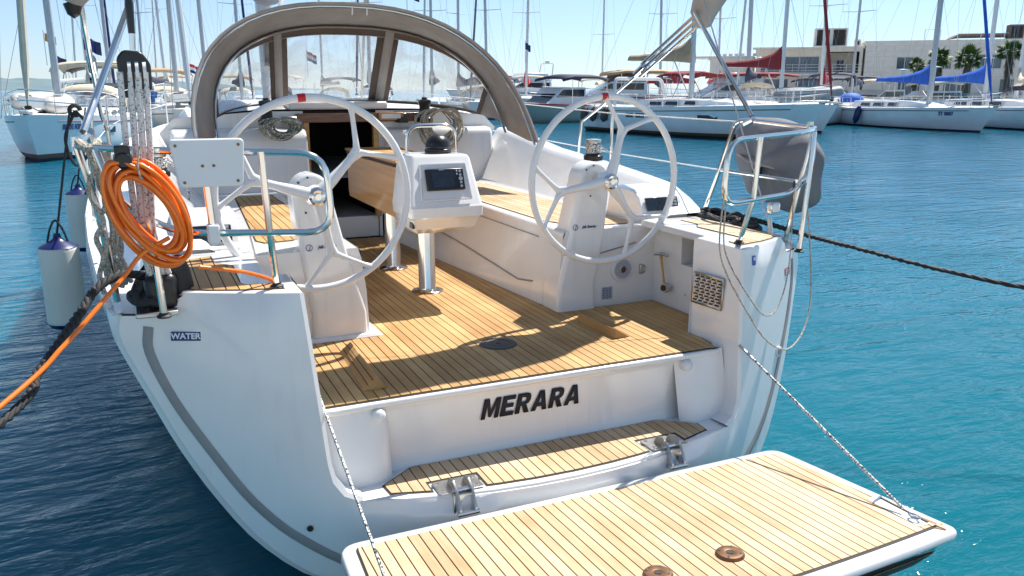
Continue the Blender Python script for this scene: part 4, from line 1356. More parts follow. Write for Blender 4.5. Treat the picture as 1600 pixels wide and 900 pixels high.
MB().tube([(-1.90, 0.36, 1.99), (-1.60, 1.15, 2.72)], 0.0150, 10).build('support_strut', M['steel'], for_b)
MB().tube([(1.90, 0.86, 1.99), (1.80, 1.38, 2.66)], 0.0150, 10).build('support_strut', M['steel'], for_b)
MB().lathe([(0.0, 0), (0.03, 0.02), (0.045, 0.07), (0.0, 0.09)], 10, Matrix.Translation((-1.93, 1.44, 2.50))).build('bag_end_strap', M['black'], for_b)

# rigging of the yacht
mastp = MB().lathe([(0.095, 0), (0.095, 12), (0.07, 17), (0, 17)], 18, Matrix.Translation((0, 8.2, 2.0))).build('mast', M['alu'], yacht)
MB().tube([(0.0, 8.1, 3.35), (0.0, 2.6, 3.62)], 0.11, 12).build('boom', M['alu'], yacht)
MB().tube([(0, 8.0, 3.45), (0, 5.5, 3.62), (0, 2.8, 3.74)], [0.26, 0.20, 0.14], 12).build('sail_cover', M['canvas_grey'], yacht)
MB().tube([(0.0, 8.12, 2.15), (0.0, 6.6, 3.34)], 0.035, 10).build('boom_vang', M['white'], yacht)
MB().box((-0.07, 7.95, 2.45), (0.07, 8.1, 2.75)).build('mast_winch', M['black'], yacht, bevel=0.02)
MB().tube([(-0.35, 4.6, 2.75), (-0.4, 5.6, 2.05)], 0.012, 6).build('mainsheet', M['rope_tan'], yacht)
MB().tube([(0.03, 3.0, 3.55), (0.55, 5.5, 2.07)], 0.012, 6).build('mainsheet', M['rope_tan'], yacht)
for s in (-1, 1):
    MB().tube([(s*1.25, 8.0, 1.55), (s*0.9, 8.15, 9.0), (0, 8.2, 18.5)], 0.005, 5).build('shroud', M['wire'], yacht)
    MB().tube([(s*(1.66 if s > 0 else 1.69), 0.30 if s > 0 else 0.12, 2.55 if s < 0 else 1.27), (0, 8.1, 18.9)], 0.0045, 5).build('backstay', M['wire'], yacht)
    # lifelines and stanchions
    ys = [1.0, 2.75, 4.9, 7.0, 9.1, 11.2]
    for h, nm in ((0.66, 'upper'), (0.33, 'lower')):
        MB().tube([(s*(halfbeam(y)-0.06 if y > 1.1 else 1.905), y, (sheer(y)+h) if y > 1.1 else 1.27+h+0.02) for y in ys], 0.005, 5).build('lifeline', M['rope_w'], yacht)
    for y in ys[1:]:
        MB().tube([(s*(halfbeam(y)-0.06), y, sheer(y)), (s*(halfbeam(y)-0.06), y, sheer(y)+0.67)], 0.0125, 8).build('stanchion', M['steel'], yacht)
MB().tube([(1.66, 0.33, 1.27), (1.655, 0.36, 1.42)], 0.014, 8).build('rigging_screw', M['steel_dull'], yacht)
MB().lathe([(0.05, 0), (0.05, 0.02), (0.03, 0.03), (0, 0.03)], 16, Matrix.Translation((1.66, 0.33, 1.25))).build('chain_plate', M['steel_dull'], yacht)
# backstay tackle on the port quarter: block, four rope parts, lower cleat block
tk = empty('backstay_tackle', (-1.70, 0.12, 1.28), parent=yacht)
tk.location = (0, 0, 0)
bx = -1.69
blk = MB().prism(roundpoly([(-0.055, 2.165), (0.055, 2.15), (0.058, 2.25), (0.028, 2.295), (-0.035, 2.30), (-0.060, 2.27)], 0.015), 0.055, 'y', 0.10)
blk.v = [(x+bx, y, z) for x, y, z in blk.v]
blk.build('upper_block', M['black'], tk, bevel=0.008)
for i in range(3):
    MB().lathe([(0.034, -0.006), (0.034, 0.006)], 16, zalign((bx-0.018+i*0.026, 0.112, 2.225), (1, 0, 0))).build('sheave', M['decal_wh'], tk)
MB().tube([(bx, 0.13, 2.30), (bx+0.003, 0.13, 2.37)], 0.010, 8).build('swivel', M['steel'], tk)
MB().tube([(bx+0.003, 0.13, 2.36), (bx+0.004, 0.13, 2.46), (bx+0.005, 0.13, 2.56)], [0.012, 0.016, 0.005], 8).build('swage', M['black'], tk)
for i, dx in enumerate((-0.052, -0.018, 0.010, 0.038)):
    pts = [(bx+dx, 0.098+0.01*(i % 2), 2.22), (bx+dx*0.9-0.01, 0.10, 1.9), (bx+dx*0.6-0.015, 0.12, 1.6), (bx+dx*0.8+0.02, 0.2, 1.42)]
    MB().tube(smooth(pts, 5), 0.0115, 8).build('tackle_rope', M['rope_w'], tk)
MB().box((bx-0.05, 0.17, 1.27), (bx+0.08, 0.30, 1.42)).build('lower_block', M['black'], tk, bevel=0.03)
MB().box((bx-0.09, 0.13, 1.255), (bx+0.07, 0.30, 1.275)).build('cleat_base', M['steel_dull'], tk, bevel=0.004)
# slack tails of white rope gathered round the rail corner
random.seed(3)
mbt = MB()
for k in range(7):
    pts = []
    x0 = -1.88+0.012*k
    for i in range(9):
        pts.append((x0+random.uniform(-.025, .025), 0.32+0.03*k+random.uniform(-.03, .03), 1.93-0.075*i+random.uniform(-.01, .01)))
    mbt.tube(smooth(pts, 4), 0.011, 6)
mbt.build('rope_tail', M['rope_tan'], tk)
MB().tube([(-1.885+0.035*math.cos(a), 0.33+0.05*math.sin(a), 1.94+0.012*math.cos(a*2)) for a in [2*math.pi*i/14 for i in range(14)]], 0.016, 8, closed=True).build('rope_turn', M['rope_tan'], tk)

# antenna/instrument pad on the port rail
pad = empty('rail_pad', (-1.47, -0.02, 1.60), parent=yacht)
o = roundpoly([(-0.118, 0.205), (-0.09, 0.345), (-0.105, 0.36), (0.105, 0.36)][:0] or [(-0.135, 0.375), (0.135, 0.375), (0.122, 0.195), (-0.108, 0.195)], 0.02, 4)
MB().prism(o, 0.032, 'y', -0.055).build('pad_board', M['white'], pad, bevel=0.008, seg=3)
sc = MB()
for x, z in ((-0.112, 0.352), (0.112, 0.352), (0.102, 0.215), (-0.09, 0.215), (-0.022, 0.275), (0.018, 0.275)):
    sc.lathe([(0.006, 0.0), (0.006, 0.003), (0, 0.003)], 8, zalign((x, -0.054, z), (0, -1, 0)))
sc.build('screws', M['bronze'], pad)
MB().tube([(0.0, -0.005, 0.0), (-0.01, -0.01, 0.20)], 0.0145, 10).build('pad_stem', M['steel'], pad)
MB().box((-0.022, -0.04, -0.028), (0.022, 0.02, 0.045)).build('pad_clamp', M['white'], pad, bevel=0.006)

# wires that hold the platform
def wire(name, pts, r, m, parent, label=None): return MB().tube(pts, r, 6).build(name, m, parent, label=label)
a1 = (1.118, 0.285, 0.965); b1 = (1.075, -1.262, 0.428)
MB().lathe([(0.024, 0), (0.024, 0.012), (0.014, 0.02), (0.008, 0.02), (0.008, 0.024), (0, 0.024)], 18, zalign((1.125, 0.285, 0.965), (-1, -0.2, 0))).build('wire_pivot', M['steel_dull'], yacht)
mid = tuple(Vector(a1).lerp(Vector(b1), 0.33))
wire('platform_wire', [a1, mid], 0.0075, M['wire'], yacht)
wire('platform_wire', [mid, tuple(Vector(a1).lerp(Vector(b1), 0.97))], 0.0065, M['rope_bw'], yacht)
a2 = (-1.09, 0.03, 0.86); b2 = (-1.08, -1.262, 0.428)
wire('platform_wire', [a2, b2], 0.0065, M['rope_bw'], yacht)
# hanging control lines on the starboard pushpit
wire('hanging_line', smooth([(1.02, -0.02, 1.60), (1.03, -0.03, 1.33), (1.10, -0.17, 1.10), (1.22, -0.16, 1.00), (1.34, -0.12, 1.05), (1.45, -0.05, 1.25), (1.60, 0.12, 1.63)], 8), 0.0042, M['rope_tan'], yacht)
wire('hanging_line', smooth([(1.00, -0.02, 1.60), (1.005, -0.03, 1.30), (1.08, -0.19, 1.02), (1.22, -0.20, 0.86), (1.40, -0.16, 0.80), (1.60, -0.06, 0.90), (1.69, 0.03, 1.15), (1.70, 0.14, 1.66)], 8), 0.0045, M['rope_tan'], yacht)
MB().tube([(1.60, 0.12, 1.66), (1.60, 0.12, 1.55)], 0.007, 6).build('line_end', M['black'], yacht)
MB().tube([(1.70, 0.13, 1.66), (1.70, 0.13, 1.55)], 0.007, 6).build('line_end', M['black'], yacht)
lt = MB().box((1.385, 0.05, 1.50), (1.455, 0.09, 1.56)).build('stern_light', M['steel'], yacht, bevel=0.012)
MB().box((1.395, 0.04, 1.508), (1.435, 0.052, 1.552)).build('light_lens', M['decal_wh'], lt, bevel=0.008)
# shoe-shaped dark bag in the stowage pocket
sb = MB().lathe([(0.0, -0.10), (0.035, -0.085), (0.055, -0.03), (0.055, 0.03), (0.035, 0.085), (0.0, 0.10)], 14, zalign((1.37, 0.57, 1.165), (0.25, 1, 0.35))).build('black_pouch', M['rubber'], None)
tag(sb, 'black pouch stowed in the pocket of the starboard locker wall', 'pouch')
for y_ in (0.50, 0.66, 0.80):
    MB().lathe([(0.005, 0.002), (0, 0.002)], 8, zalign((1.303, y_, 0.90+0.11*(y_-.5)), (-1, 0, 0))).build('fastener', M['black'], yacht)
MB().tube([(0.90, 1.018, 1.15), (1.16, 1.018, 1.20)], 0.005, 5).build('moulding_seam', M['groove'], yacht)
MB().box((0.62, 1.35, 1.222), (0.636, 4.0, 1.226)).build('moulding_seam', M['groove'], yacht)
# thin lever and its line on the port side
MB().tube([(-1.22, 0.98, 1.42), (-1.19, 0.96, 1.24), (-1.18, 0.95, 1.10)], 0.006, 6).build('throttle_lever', M['steel_dull'], yacht)
# stowed blue and orange flag roll
fr = empty('rolled_flag', (-1.14, 0.62, 1.20), label='small blue and orange rolled flag behind the port quarter seat', cat='flag')
MB().tube([(0, 0, 0.02), (-0.03, 0.06, 0.03)], 0.014, 8).build('flag_cloth', M['decal_bl'], fr)
MB().tube([(0, 0, 0.02), (0.10, -0.06, -0.03)], [0.008, 0.003], 8).build('flag_tip', M['orange'], fr)

# ================================================================== things on the yacht
def cyl_fender(name, loc, L, r, label, group=None, body='fender', cap='navy', tilt=0.0, rope_to=None):
    f = empty(name, loc, label=label, cat='fender', group=group)
    f.rotation_euler = (tilt, 0, 0)
    h = L/2
    MB().lathe([(r*0.80, -h*0.92), (r*0.97, -h*0.86), (r, -h*0.78), (r, h*0.78), (r*0.97, h*0.85), (r*0.86, h*0.89)], 26).build('body', M[body], f, angle=60)
    MB().lathe([(0.0, h*1.17), (r*0.16, h*1.16), (r*0.22, h*1.05), (r*0.45, h*0.98), (r*0.88, h*0.90), (r*0.99, h*0.86)], 26).build('end_cap', M[cap], f, angle=60)
    MB().lathe([(r*0.99, -h*0.86), (r*0.88, -h*0.95), (r*0.4, -h*1.03), (0.0, -h*1.05)], 26).build('end_cap', M[cap], f, angle=60)
    if rope_to:
        d = Vector(rope_to)-Vector(loc)
        MB().tube([(0, 0, h*1.12), tuple(Vector((0, 0, h*1.12)).lerp(d, .5)), tuple(d)], 0.0075, 6).build('lanyard', M['rope_k'], f)
        MB().tube(smooth([(-r*.5, 0, h*0.95), (-r*.3, 0, h*1.25), (0, 0, h*1.45), (r*.3, 0, h*1.25), (r*.5, 0, h*0.95)], 4), 0.007, 6).build('eye_rope', M['rope_k'], f)
    return f
cyl_fender('fender', (-2.21, 2.35, 0.965), 0.56, 0.115, 'large white cylindrical fender with navy caps hanging nearest the stern on the port side', 'fenders along the port side', rope_to=(-2.06, 2.40, 2.02))
cyl_fender('fender', (-2.22, 5.0, 1.00), 0.56, 0.115, 'white cylindrical fender with navy top half hidden behind the port quarter', 'fenders along the port side', rope_to=(-2.08, 4.95, 2.0))

# black loop of rope hanging from the port lifeline
o = MB().tube(smooth([(-2.03, 2.42, 2.03), (-2.10, 2.40, 1.86), (-2.06, 2.40, 1.70), (-1.98, 2.41, 1.78), (-1.98, 2.42, 1.95), (-2.03, 2.42, 2.03)], 6), 0.010, 6)
o.tube(smooth([(-2.03+.03*math.cos(a), 2.42, 2.03+.03*math.sin(a)) for a in [2*math.pi*i/10 for i in range(10)]], 2), 0.014, 6)
tag(o.build('tie_line', M['rope_k']), 'black cord looped over the port lifeline above the nearest fender', 'cord')

# orange cable coil hung on the port pushpit
random.seed(11)
coil = MB()
pts = []
turns = 15
for k in range(turns*26):
    a = 2*math.pi*k/26
    t = k/26
    rr = 1-0.17+0.16*math.sin(t*2.1)+0.05*math.sin(t*5.3+1)
    tw = 0.34+0.12*math.sin(t*1.3)
    u = 0.140*rr*math.cos(a); v_ = 0.222*rr*math.sin(a)
    x = u*math.cos(tw)-v_*math.sin(tw)*0.55
    z = -u*math.sin(tw)*0.75+v_*math.cos(tw)
    x, z = x-0.25*(z)*0.3, z
    d = 0.042*math.sin(t*2.7+a*0.5)+0.016*math.sin(t*7.1)
    pts.append((-1.695+x, 0.02+d*0.8, 1.705+z))
# hang: squeeze the top of every turn together
pts = [(x, y, min(z, 1.895-0.010*abs(math.sin(i*0.31))) if z > 1.88 else z) for i, (x, y, z) in enumerate(pts)]
coil.tube(smooth(pts, 2), 0.0088, 7)
coil.tube(smooth([(-1.63, 0.0, 1.60), (-1.731, -0.02, 1.548), (-1.798, -0.06, 1.478), (-1.857, -0.12, 1.424), (-2.008, -0.28, 1.293), (-2.187, -0.5, 1.178), (-2.9, -1.4, 0.86), (-4.2, -3.0, 0.60)], 10), 0.0088, 7)
coil.tube(smooth([(-1.53, 0.02, 1.47), (-1.45, 0.04, 1.45), (-1.33, 0.10, 1.41), (-1.20, 0.22, 1.33), (-1.14, 0.45, 1.22)], 8), 0.0088, 7)
cb = coil.build('power_cable', M['orange'], angle=70)
tag(cb, 'coil of orange power cable hung on the port stern rail beside the white pad', 'cable')
MB().tube(smooth([(-1.70, -0.03, 1.95), (-1.715, -0.045, 1.88), (-1.705, -0.03, 1.83), (-1.70, 0.04, 1.86), (-1.70, 0.04, 1.95)], 4), 0.004, 5).build('cable_tie', M['rope_tan'], cb)
sp_ = MB().box((-1.79, -0.01, 1.885), (-1.735, 0.055, 1.955)); sp_.lathe([(0.03, -0.035), (0.036, 0), (0.03, 0.035)], 14, Matrix.Translation((-1.762, 0.02, 1.90)) @ Matrix.Rotation(R(90), 4, 'X'))
sp_.build('plug', M['black'], cb, bevel=0.006)

# mooring lines of black rope
def twisted(name, path, r, m, label, cat, strands=3, pitch=0.16, group=None):
    P = smooth(path, 14)
    ln = [0.0]
    for a, b in zip(P, P[1:]): ln.append(ln[-1]+(b-a).length)
    m_ = MB()
    for s_ in range(strands):
        pts = []
        for i, p in enumerate(P):
            t = (P[min(i+1, len(P)-1)]-P[max(i-1, 0)]).normalized()
            u = t.cross(Vector((0, 0, 1))).normalized(); v = u.cross(t)
            a = 2*math.pi*(ln[i]/pitch+s_/strands)
            pts.append(p+(u*math.cos(a)+v*math.sin(a))*r*0.52)
        m_.tube(pts, r*0.56, 6)
    return tag(m_.build(name, m, angle=70), label, cat, group)
def dense(path, step=0.02):
    P = smooth(path, 20); out = [P[0]]; acc = 0
    for a, b in zip(P, P[1:]):
        d = (b-a).length; acc += d
        if acc >= step: out.append(b); acc = 0
    return out
def twisted2(name, path, r, m, label, cat, strands=3, pitch=0.11, step=0.016):
    P = dense(path, step); ln = [0.0]
    for a, b in zip(P, P[1:]): ln.append(ln[-1]+(b-a).length)
    m_ = MB()
    for s_ in range(strands):
        pts = []
        for i, p in enumerate(P):
            t = (P[min(i+1, len(P)-1)]-P[max(i-1, 0)]).normalized()
            u = t.cross(Vector((0, 0, 1))).normalized(); v = u.cross(t)
            a = 2*math.pi*(ln[i]/pitch+s_/strands)
            pts.append(p+(u*math.cos(a)+v*math.sin(a))*r*0.5)
        m_.tube(pts, r*0.55, 5)
    return tag(m_.build(name, m, angle=80), label, cat)
o = twisted2('mooring_line', [(-1.66, 0.30, 1.36), (-1.74, 0.28, 1.40), (-1.816, 0.22, 1.427), (-1.909, 0.13, 1.395), (-1.965, 0.02, 1.335), (-2.099, -0.25, 1.200), (-2.194, -0.5, 1.122), (-2.9, -1.6, 0.84), (-4.2, -3.1, 0.62)], 0.0185, M['rope_k'], 'thick black twisted mooring rope running from the port quarter cleat to the quay', 'rope', pitch=0.095, step=0.009)
o = twisted2('mooring_line', [(1.62, 0.62, 1.37), (1.78, 0.66, 1.36), (1.92, 0.62, 1.32), (2.3, 0.36, 1.20), (3.1, -0.25, 0.99), (4.6, -1.4, 0.74), (6.5, -2.9, 0.62)], 0.017, M['rope_k'], 'black mooring rope stretched from the starboard quarter over the water to the right', 'rope', pitch=0.09, step=0.012)
# heap of black rope on the starboard quarter
def heap(name, cx, cy, cz, rx, ry, rz_, n, r, m, label, cat, seed):
    random.seed(seed); m_ = MB()
    pts = []
    for i in range(n):
        a = i*0.62+random.uniform(-.1, .1)
        k = 0.45+0.55*random.random()
        pts.append((cx+rx*k*math.cos(a), cy+ry*k*math.sin(a), cz+abs(rz_*(1-k*k*0.7)*(0.35+0.65*random.random()))))
    m_.tube(smooth(pts, 4), r, 6)
    return tag(m_.build(name, m, angle=80), label, cat)
heap('rope_heap', 1.70, 0.98, 1.30, 0.13, 0.38, 0.12, 70, 0.014, M['rope_k'], 'heap of black mooring rope piled on the starboard side deck', 'rope')if False else heap('rope_heap', 1.72, 0.86, 1.29, 0.12, 0.36, 0.13, 90, 0.014, M['rope_k'], 'heap of black mooring rope piled on the starboard side deck', 'rope', 5)
heap('rope_heap', -1.70, 0.32, 1.27, 0.10, 0.16, 0.15, 70, 0.016, M['rope_k'], 'bundle of black rope round the cleat on the port quarter', 'rope', 8)
# black sock hanging below the tackle
bs = MB().lathe([(0.0, 0.0), (0.055, 0.02), (0.075, 0.09), (0.06, 0.18), (0.03, 0.24), (0, 0.25)], 14, Matrix.Translation((-1.60, 0.27, 1.27)) @ Matrix.Diagonal((0.75, 1.0, 0.85, 1)))
tag(bs.build('rope_bag', M['rubber'], angle=70), 'black cloth bag standing beside the port quarter seat under the orange cable', 'bag')

# coils of halyards on the two cabin-top winches
def line_heap(cx, cy, cz, w_, h_, m, label, seed, tall=False):
    random.seed(seed)
    g = empty('rope_coil', (cx, cy, cz), label=label, cat='rope')
    m_ = MB()
    for k in range(18 if not tall else 16):
        ww = w_*(0.75+0.3*random.random()); hh = h_*(0.7+0.4*random.random())
        ox = random.uniform(-.04, .04); tilt = random.uniform(-.35, .35)
        pts = []
        for i in range(18):
            a = 2*math.pi*i/18
            x = ox+ww*math.cos(a); z = -hh*0.55+hh*math.sin(a)*(1.0 if math.sin(a) < 0 else 0.55)
            y = -0.05+0.05*math.sin(a*2+k)+random.uniform(-.01, .01)
            pts.append((x*math.cos(tilt)-z*math.sin(tilt)*.4, y-0.03*(k % 4)*.5, z+x*math.sin(tilt)*.6))
        m_.tube(smooth(pts, 2, True), 0.0085, 5, closed=True)
    m_.build('turns', m, g, angle=80)
    return g
line_heap(-0.58, 3.84, 1.91, 0.135, 0.10, M['rope_g'], 'green flecked white rope coiled on the port cabin-top winch', 2)
line_heap(0.82, 3.84, 1.98, 0.19, 0.21, M['rope_tan'], 'large bundle of beige ropes draped over the starboard cabin-top winch', 4, True)
for x in (-0.66, 0.76):
    wn = empty('winch', (x, 4.02, 1.86), parent=yacht)
    MB().lathe([(0.075, 0), (0.075, 0.04), (0.05, 0.06), (0.048, 0.15), (0.06, 0.17), (0.06, 0.20), (0.025, 0.21), (0.025, 0.225), (0, 0.225)], 22).build('drum', M['black'], wn)
MB().prism([(4.0, 1.86), (4.25, 1.86), (4.25, 1.97), (4.05, 1.95)], 0.10, 'x', 0.50).build('rope_clutch', M['black'], yacht, bevel=0.012)
MB().prism([(4.0, 1.86), (4.25, 1.86), (4.25, 1.93), (4.05, 1.93)], 0.12, 'x', -0.52).build('rope_clutch', M['steel_dull'], yacht, bevel=0.012)

# covered outboard / lifebuoy on the starboard pushpit
cv = MB(); rows = []
random.seed(9)
for i in range(15):
    u = i/14
    row = []
    for j in range(28):
        a = 2*math.pi*j/28
        # thickness along local x, outline in (y, z)
        k = math.sin(math.pi*u)**0.42
        cy = math.copysign(abs(math.cos(a))**0.75, math.cos(a)); cz = math.copysign(abs(math.sin(a))**0.75, math.sin(a))
        wy, wz = 0.43*k, 0.275*k
        fold = 1+0.035*math.sin(a*7+u*3)+0.022*math.sin(a*13+1)
        th_ = 0.13*(1-2*u)*(1+0.25*math.sin(a*1.0-0.6))
        row.append((th_+0.012*math.sin(a*9)*k+0.02*math.sin(cy*6+cz*3)*(1-2*u)+0.012*cz*cz, wy*cy*fold+0.05*cz, wz*cz*fold*(1.0 if cz > 0 else 1.12)))
    rows.append(row)
cv.grid(rows, closed_u=True)
cv.f.append(tuple(range(28))); cv.mi.append(0); cv.f.append(tuple(range(14*28, 15*28))); cv.mi.append(0)
cov = cv.build('covered_outboard', M['canvas_grey'], angle=180, sub=1)
cov.location = (2.09, 0.82, 1.70)
cov.rotation_euler = (R(5), R(-4), R(-5))
tag(cov, 'grey fabric cover with creases over the gear hung outside the starboard stern rail', 'cover')
MB().tube([(-0.06, -0.36, -0.02), (-0.145, -0.1, 0.0), (-0.15, 0.1, 0.0), (-0.06, 0.34, 0.0)], 0.009, 6).build('cover_strap', M['canvas'], cov)
MB().box((-0.165, -0.03, -0.09), (-0.12, 0.03, -0.02)).build('rail_hook', M['rubber'], cov, bevel=0.01)

# small white litter floating
fl = MB().lathe([(0.0, 0.0), (0.035, 0.0), (0.03, 0.012), (0, 0.014)], 7, Matrix.Translation((3.9, -1.35, 0.0)))
tag(fl.build('floating_litter', M['decal_wh']), 'tiny white scrap floating on the blue water to the right of the bathing platform', 'litter')

# ================================================================== quay behind the camera
q = MB().box((-40, -16, -1.5), (40, -2.75, 0.55)).build('quay', M['conc'], bevel=0.04)
tag(q, kind='structure')

# ================================================================== marina beyond
CX, CY = -1.72, -3.4
def pol(bearing, dist): return (CX+dist*math.sin(R(bearing)), CY+dist*math.cos(R(bearing)))

def hull_rows(L, B, F, rake=0.09, transom=0.78, full=0.55):
    n = 15; rows = []
    for i in range(n):
        t = i/(n-1)
        x = -L/2+L*t
        bt = transom+(1-transom)*math.sin(min(1, t/0.45)*math.pi/2) if t < 0.45 else max(0.0, 1-((t-0.45)/0.55)**(2.1))**0.85
        b = B/2*bt
        S_ = F*(0.94+0.06*abs(t-0.3)+0.20*t*t)
        ring = []
        for k, (fx, fz) in enumerate([(1, 1), (0.998, 0.86), (0.988, 0.60), (0.965, 0.36), (0.92, 0.16), (0.88, 0.07), (0.72, -0.10), (0.35, -0.30), (0, -0.36)]):
            nar = 1-(1-fz)*0.20*max(0, (t-0.55)/0.45)
            xx = x+L*rake*0.8*max(0, t-0.6)/0.4*(fz-0.2) - (L*0.035*(0.5-fz) if i == 0 else 0)
            ring.append((xx, b*fx*nar, S_*fz))
        rows.append([(x_, -y_, z_) for x_, y_, z_ in ring]+[(x_, y_, z_) for x_, y_, z_ in reversed(ring[:-1])])
    return rows
def sailboat(label, bow, stern, F=1.25, B=None, hullm='gel_old', stripe='stripe_nv', boot='antifoul', mast_h=15, mast_t=0.42, mast_r=0.08, mastm='mastw', cover=None, furl=None, bimini=None, hood_=None, windows=True, hull_windows=None, detail=2, spreaders=2, group=None, fenders=None, dinghy=None, boom=True, lean=0.0, mast_dx=0.0, teakdeck=False, text=None, cabin_h=0.38, name='moored_sailboat', boom_h=1.2, furl_r=0.085, arch=False, mast_top=True, tilt_deg=0.0):
    bow = Vector((*bow, 0)); stern = Vector((*stern, 0))
    d = bow-stern; L = d.length; B = B or L*0.29
    rz = math.atan2(d.y, d.x)
    c = (bow+stern)/2
    g = empty(name, (c.x, c.y, 0), rz, label, 'sailing boat', group)
    rows = hull_rows(L, B, F)
    m_ = MB(); n = len(rows[0])
    m_.grid(rows)
    kb = (n-1)//2
    nb = len(rows)-1
    for i in range(nb):
        for j in range(n-1):
            k = min(j, n-2-j)
            m_.mi[i*(n-1)+j] = 1 if k >= 5 else (2 if k == 4 and boot else 0)
    m_.add(rows[0], [tuple(range(n))], 0)
    m_.build('hull', [M[hullm], M['antifoul'], M[stripe if boot == 'stripe' else 'antifoul'] if boot else M[hullm]], g, angle=50)
    # deck
    dm = MB()
    dm.grid([[r_[0][:2]+(r_[0][2]-0.01,), (r_[0][0], 0, r_[0][2]+0.06), r_[-1][:2]+(r_[-1][2]-0.01,)] for r_ in rows])
    dm.build('deck', M['teak_light'] if teakdeck else M['gel_nonskid'], g, angle=60)
    # side stripe
    if stripe and detail:
        for s in (0, -1):
            idx = 1 if s == 0 else n-2
            pts = [Vector(r_[idx]) for r_ in rows[1:-1]]
            MB().tube([(p.x, p.y*1.004, p.z) for p in pts], 0.02, 4).build('side_stripe', M[stripe], g)
    # cabin
    ch = cabin_h
    cab = MB(); cr_ = []
    for t, wf, h in ((0.30, 0.60, 1.0), (0.34, 0.62, 1.0), (0.5, 0.60, 0.95), (0.62, 0.48, 0.8), (0.72, 0.34, 0.45), (0.76, 0.28, 0.06)):
        x = -L/2+L*t; z0 = F*(0.94+0.2*t*t); w_ = B/2*wf*1.05
        cr_.append([(x, -w_, z0), (x, -w_*0.9, z0+ch*h), (x, 0, z0+ch*h*1.15), (x, w_*0.9, z0+ch*h), (x, w_, z0)])
    cab.grid(cr_).add(cr_[0], [(0, 1, 2, 3, 4)])
    cabo = cab.build('cabin', M['gel_old'], g, angle=30)
    if windows:
        for s in (-1, 1):
            for (t0, t1) in ((0.36, 0.43), (0.45, 0.52), (0.54, 0.60)):
                x0, x1 = -L/2+L*t0, -L/2+L*t1
                w_ = B/2*0.61*1.05
                zz = F*(0.94+0.2*((t0+t1)/2)**2)
                wo = 0.985 if t0 < 0.53 else 0.90
                MB().add([(x0, s*w_*wo+s*0.012, zz+ch*0.28), (x1, s*w_*wo+s*0.012, zz+ch*0.28), (x1-0.05, s*w_*wo*0.955+s*0.012, zz+ch*0.72), (x0+0.05, s*w_*wo*0.955+s*0.012, zz+ch*0.72)], [(0, 1, 2, 3)]).build('window', M['glass_dk'], g)
    if hull_windows:
        side, spans = hull_windows
        for (t0, t1) in spans:
            x0, x1 = -L/2+L*t0, -L/2+L*t1
            def bb(t):
                f_ = t*(len(rows)-1); a = int(f_); a = min(a, len(rows)-2); u = f_-a
                y = rows[a][1][1]*(1-u)+rows[a+1][1][1]*u
                return abs(y)
            for k in (0,):
                za, zb = F*0.60, F*0.76
                MB().add([(x0, side*(bb(t0)*0.987+0.015), za), (x1, side*(bb(t1)*0.987+0.015), za), (x1, side*(bb(t1)*0.996+0.015), zb), (x0, side*(bb(t0)*0.996+0.015), zb)], [(0, 1, 2, 3)]).build('hull_window', M['glass_dk'], g)
    # mast & rig
    mx = -L/2+L*(0.57)+mast_dx
    mz = F*1.0+ch
    tl = math.tan(R(tilt_deg))
    MB().tube([(mx, 0, F), (mx+lean*mast_h*0.5, tl*mast_h*.5, mast_h*0.5+F), (mx+lean*mast_h, tl*mast_h, mast_h+F)], [mast_r, mast_r, mast_r*0.8], 10).build('mast', M[mastm], g)
    for k in range(spreaders):
        h = F+mast_h*(0.36+0.28*k)
        for s in (-1, 1):
            MB().tube([(mx+lean*(h-F), 0+tl*(h-F), h), (mx-0.12, s*(1.05-0.25*k)*B/3.6, h+0.06)], [0.035, 0.022], 5).build('spreader', M[mastm], g)
    if detail:
        wr = 0.008 if detail > 1 else 0.006
        top = (mx+lean*mast_h, tl*mast_h, mast_h+F)
        st = MB()
        for s in (-1, 1):
            h1 = F+mast_h*0.36; h2 = F+mast_h*0.64
            st.tube([(mx-0.15, s*B*0.46, F), (mx-0.12, s*1.05*B/3.6, h1+.06), (mx-.12, s*0.8*B/3.6, h2+.06), (mx, 0, F+mast_h*0.97)], wr, 4)
            st.tube([(mx+0.25, s*B*0.44, F), (mx, 0, h1)], wr, 4)
            st.tube([(-L/2+0.1, s*B*0.33, F), (mx-0.2, 0, F+mast_h*0.6+0.4), top], wr, 4)
        st.build('standing_rigging', M['wire'], g)
        fx = L/2*0.985+L*0.03
        if furl:
            a = Vector((fx, 0, F*1.2+0.25)); b = Vector((mx+0.05, 0, mast_h*0.95+F))
            MB().tube([a, a.lerp(b, 0.08), a.lerp(b, 0.5), b], [0.03, furl_r, furl_r*0.9, 0.04], 8).build('furled_sail', M[furl], g)
            MB().lathe([(0.02, 0), (0.10, 0.02), (0.10, 0.12), (0.02, 0.14)], 12, Matrix.Translation((fx, 0, F*1.2+0.1))).build('furling_drum', M['black'], g)
        else:
            MB().tube([(fx, 0, F*1.2), (mx+0.05, 0, mast_h*0.97+F)], wr, 4).build('forestay', M['wire'], g)
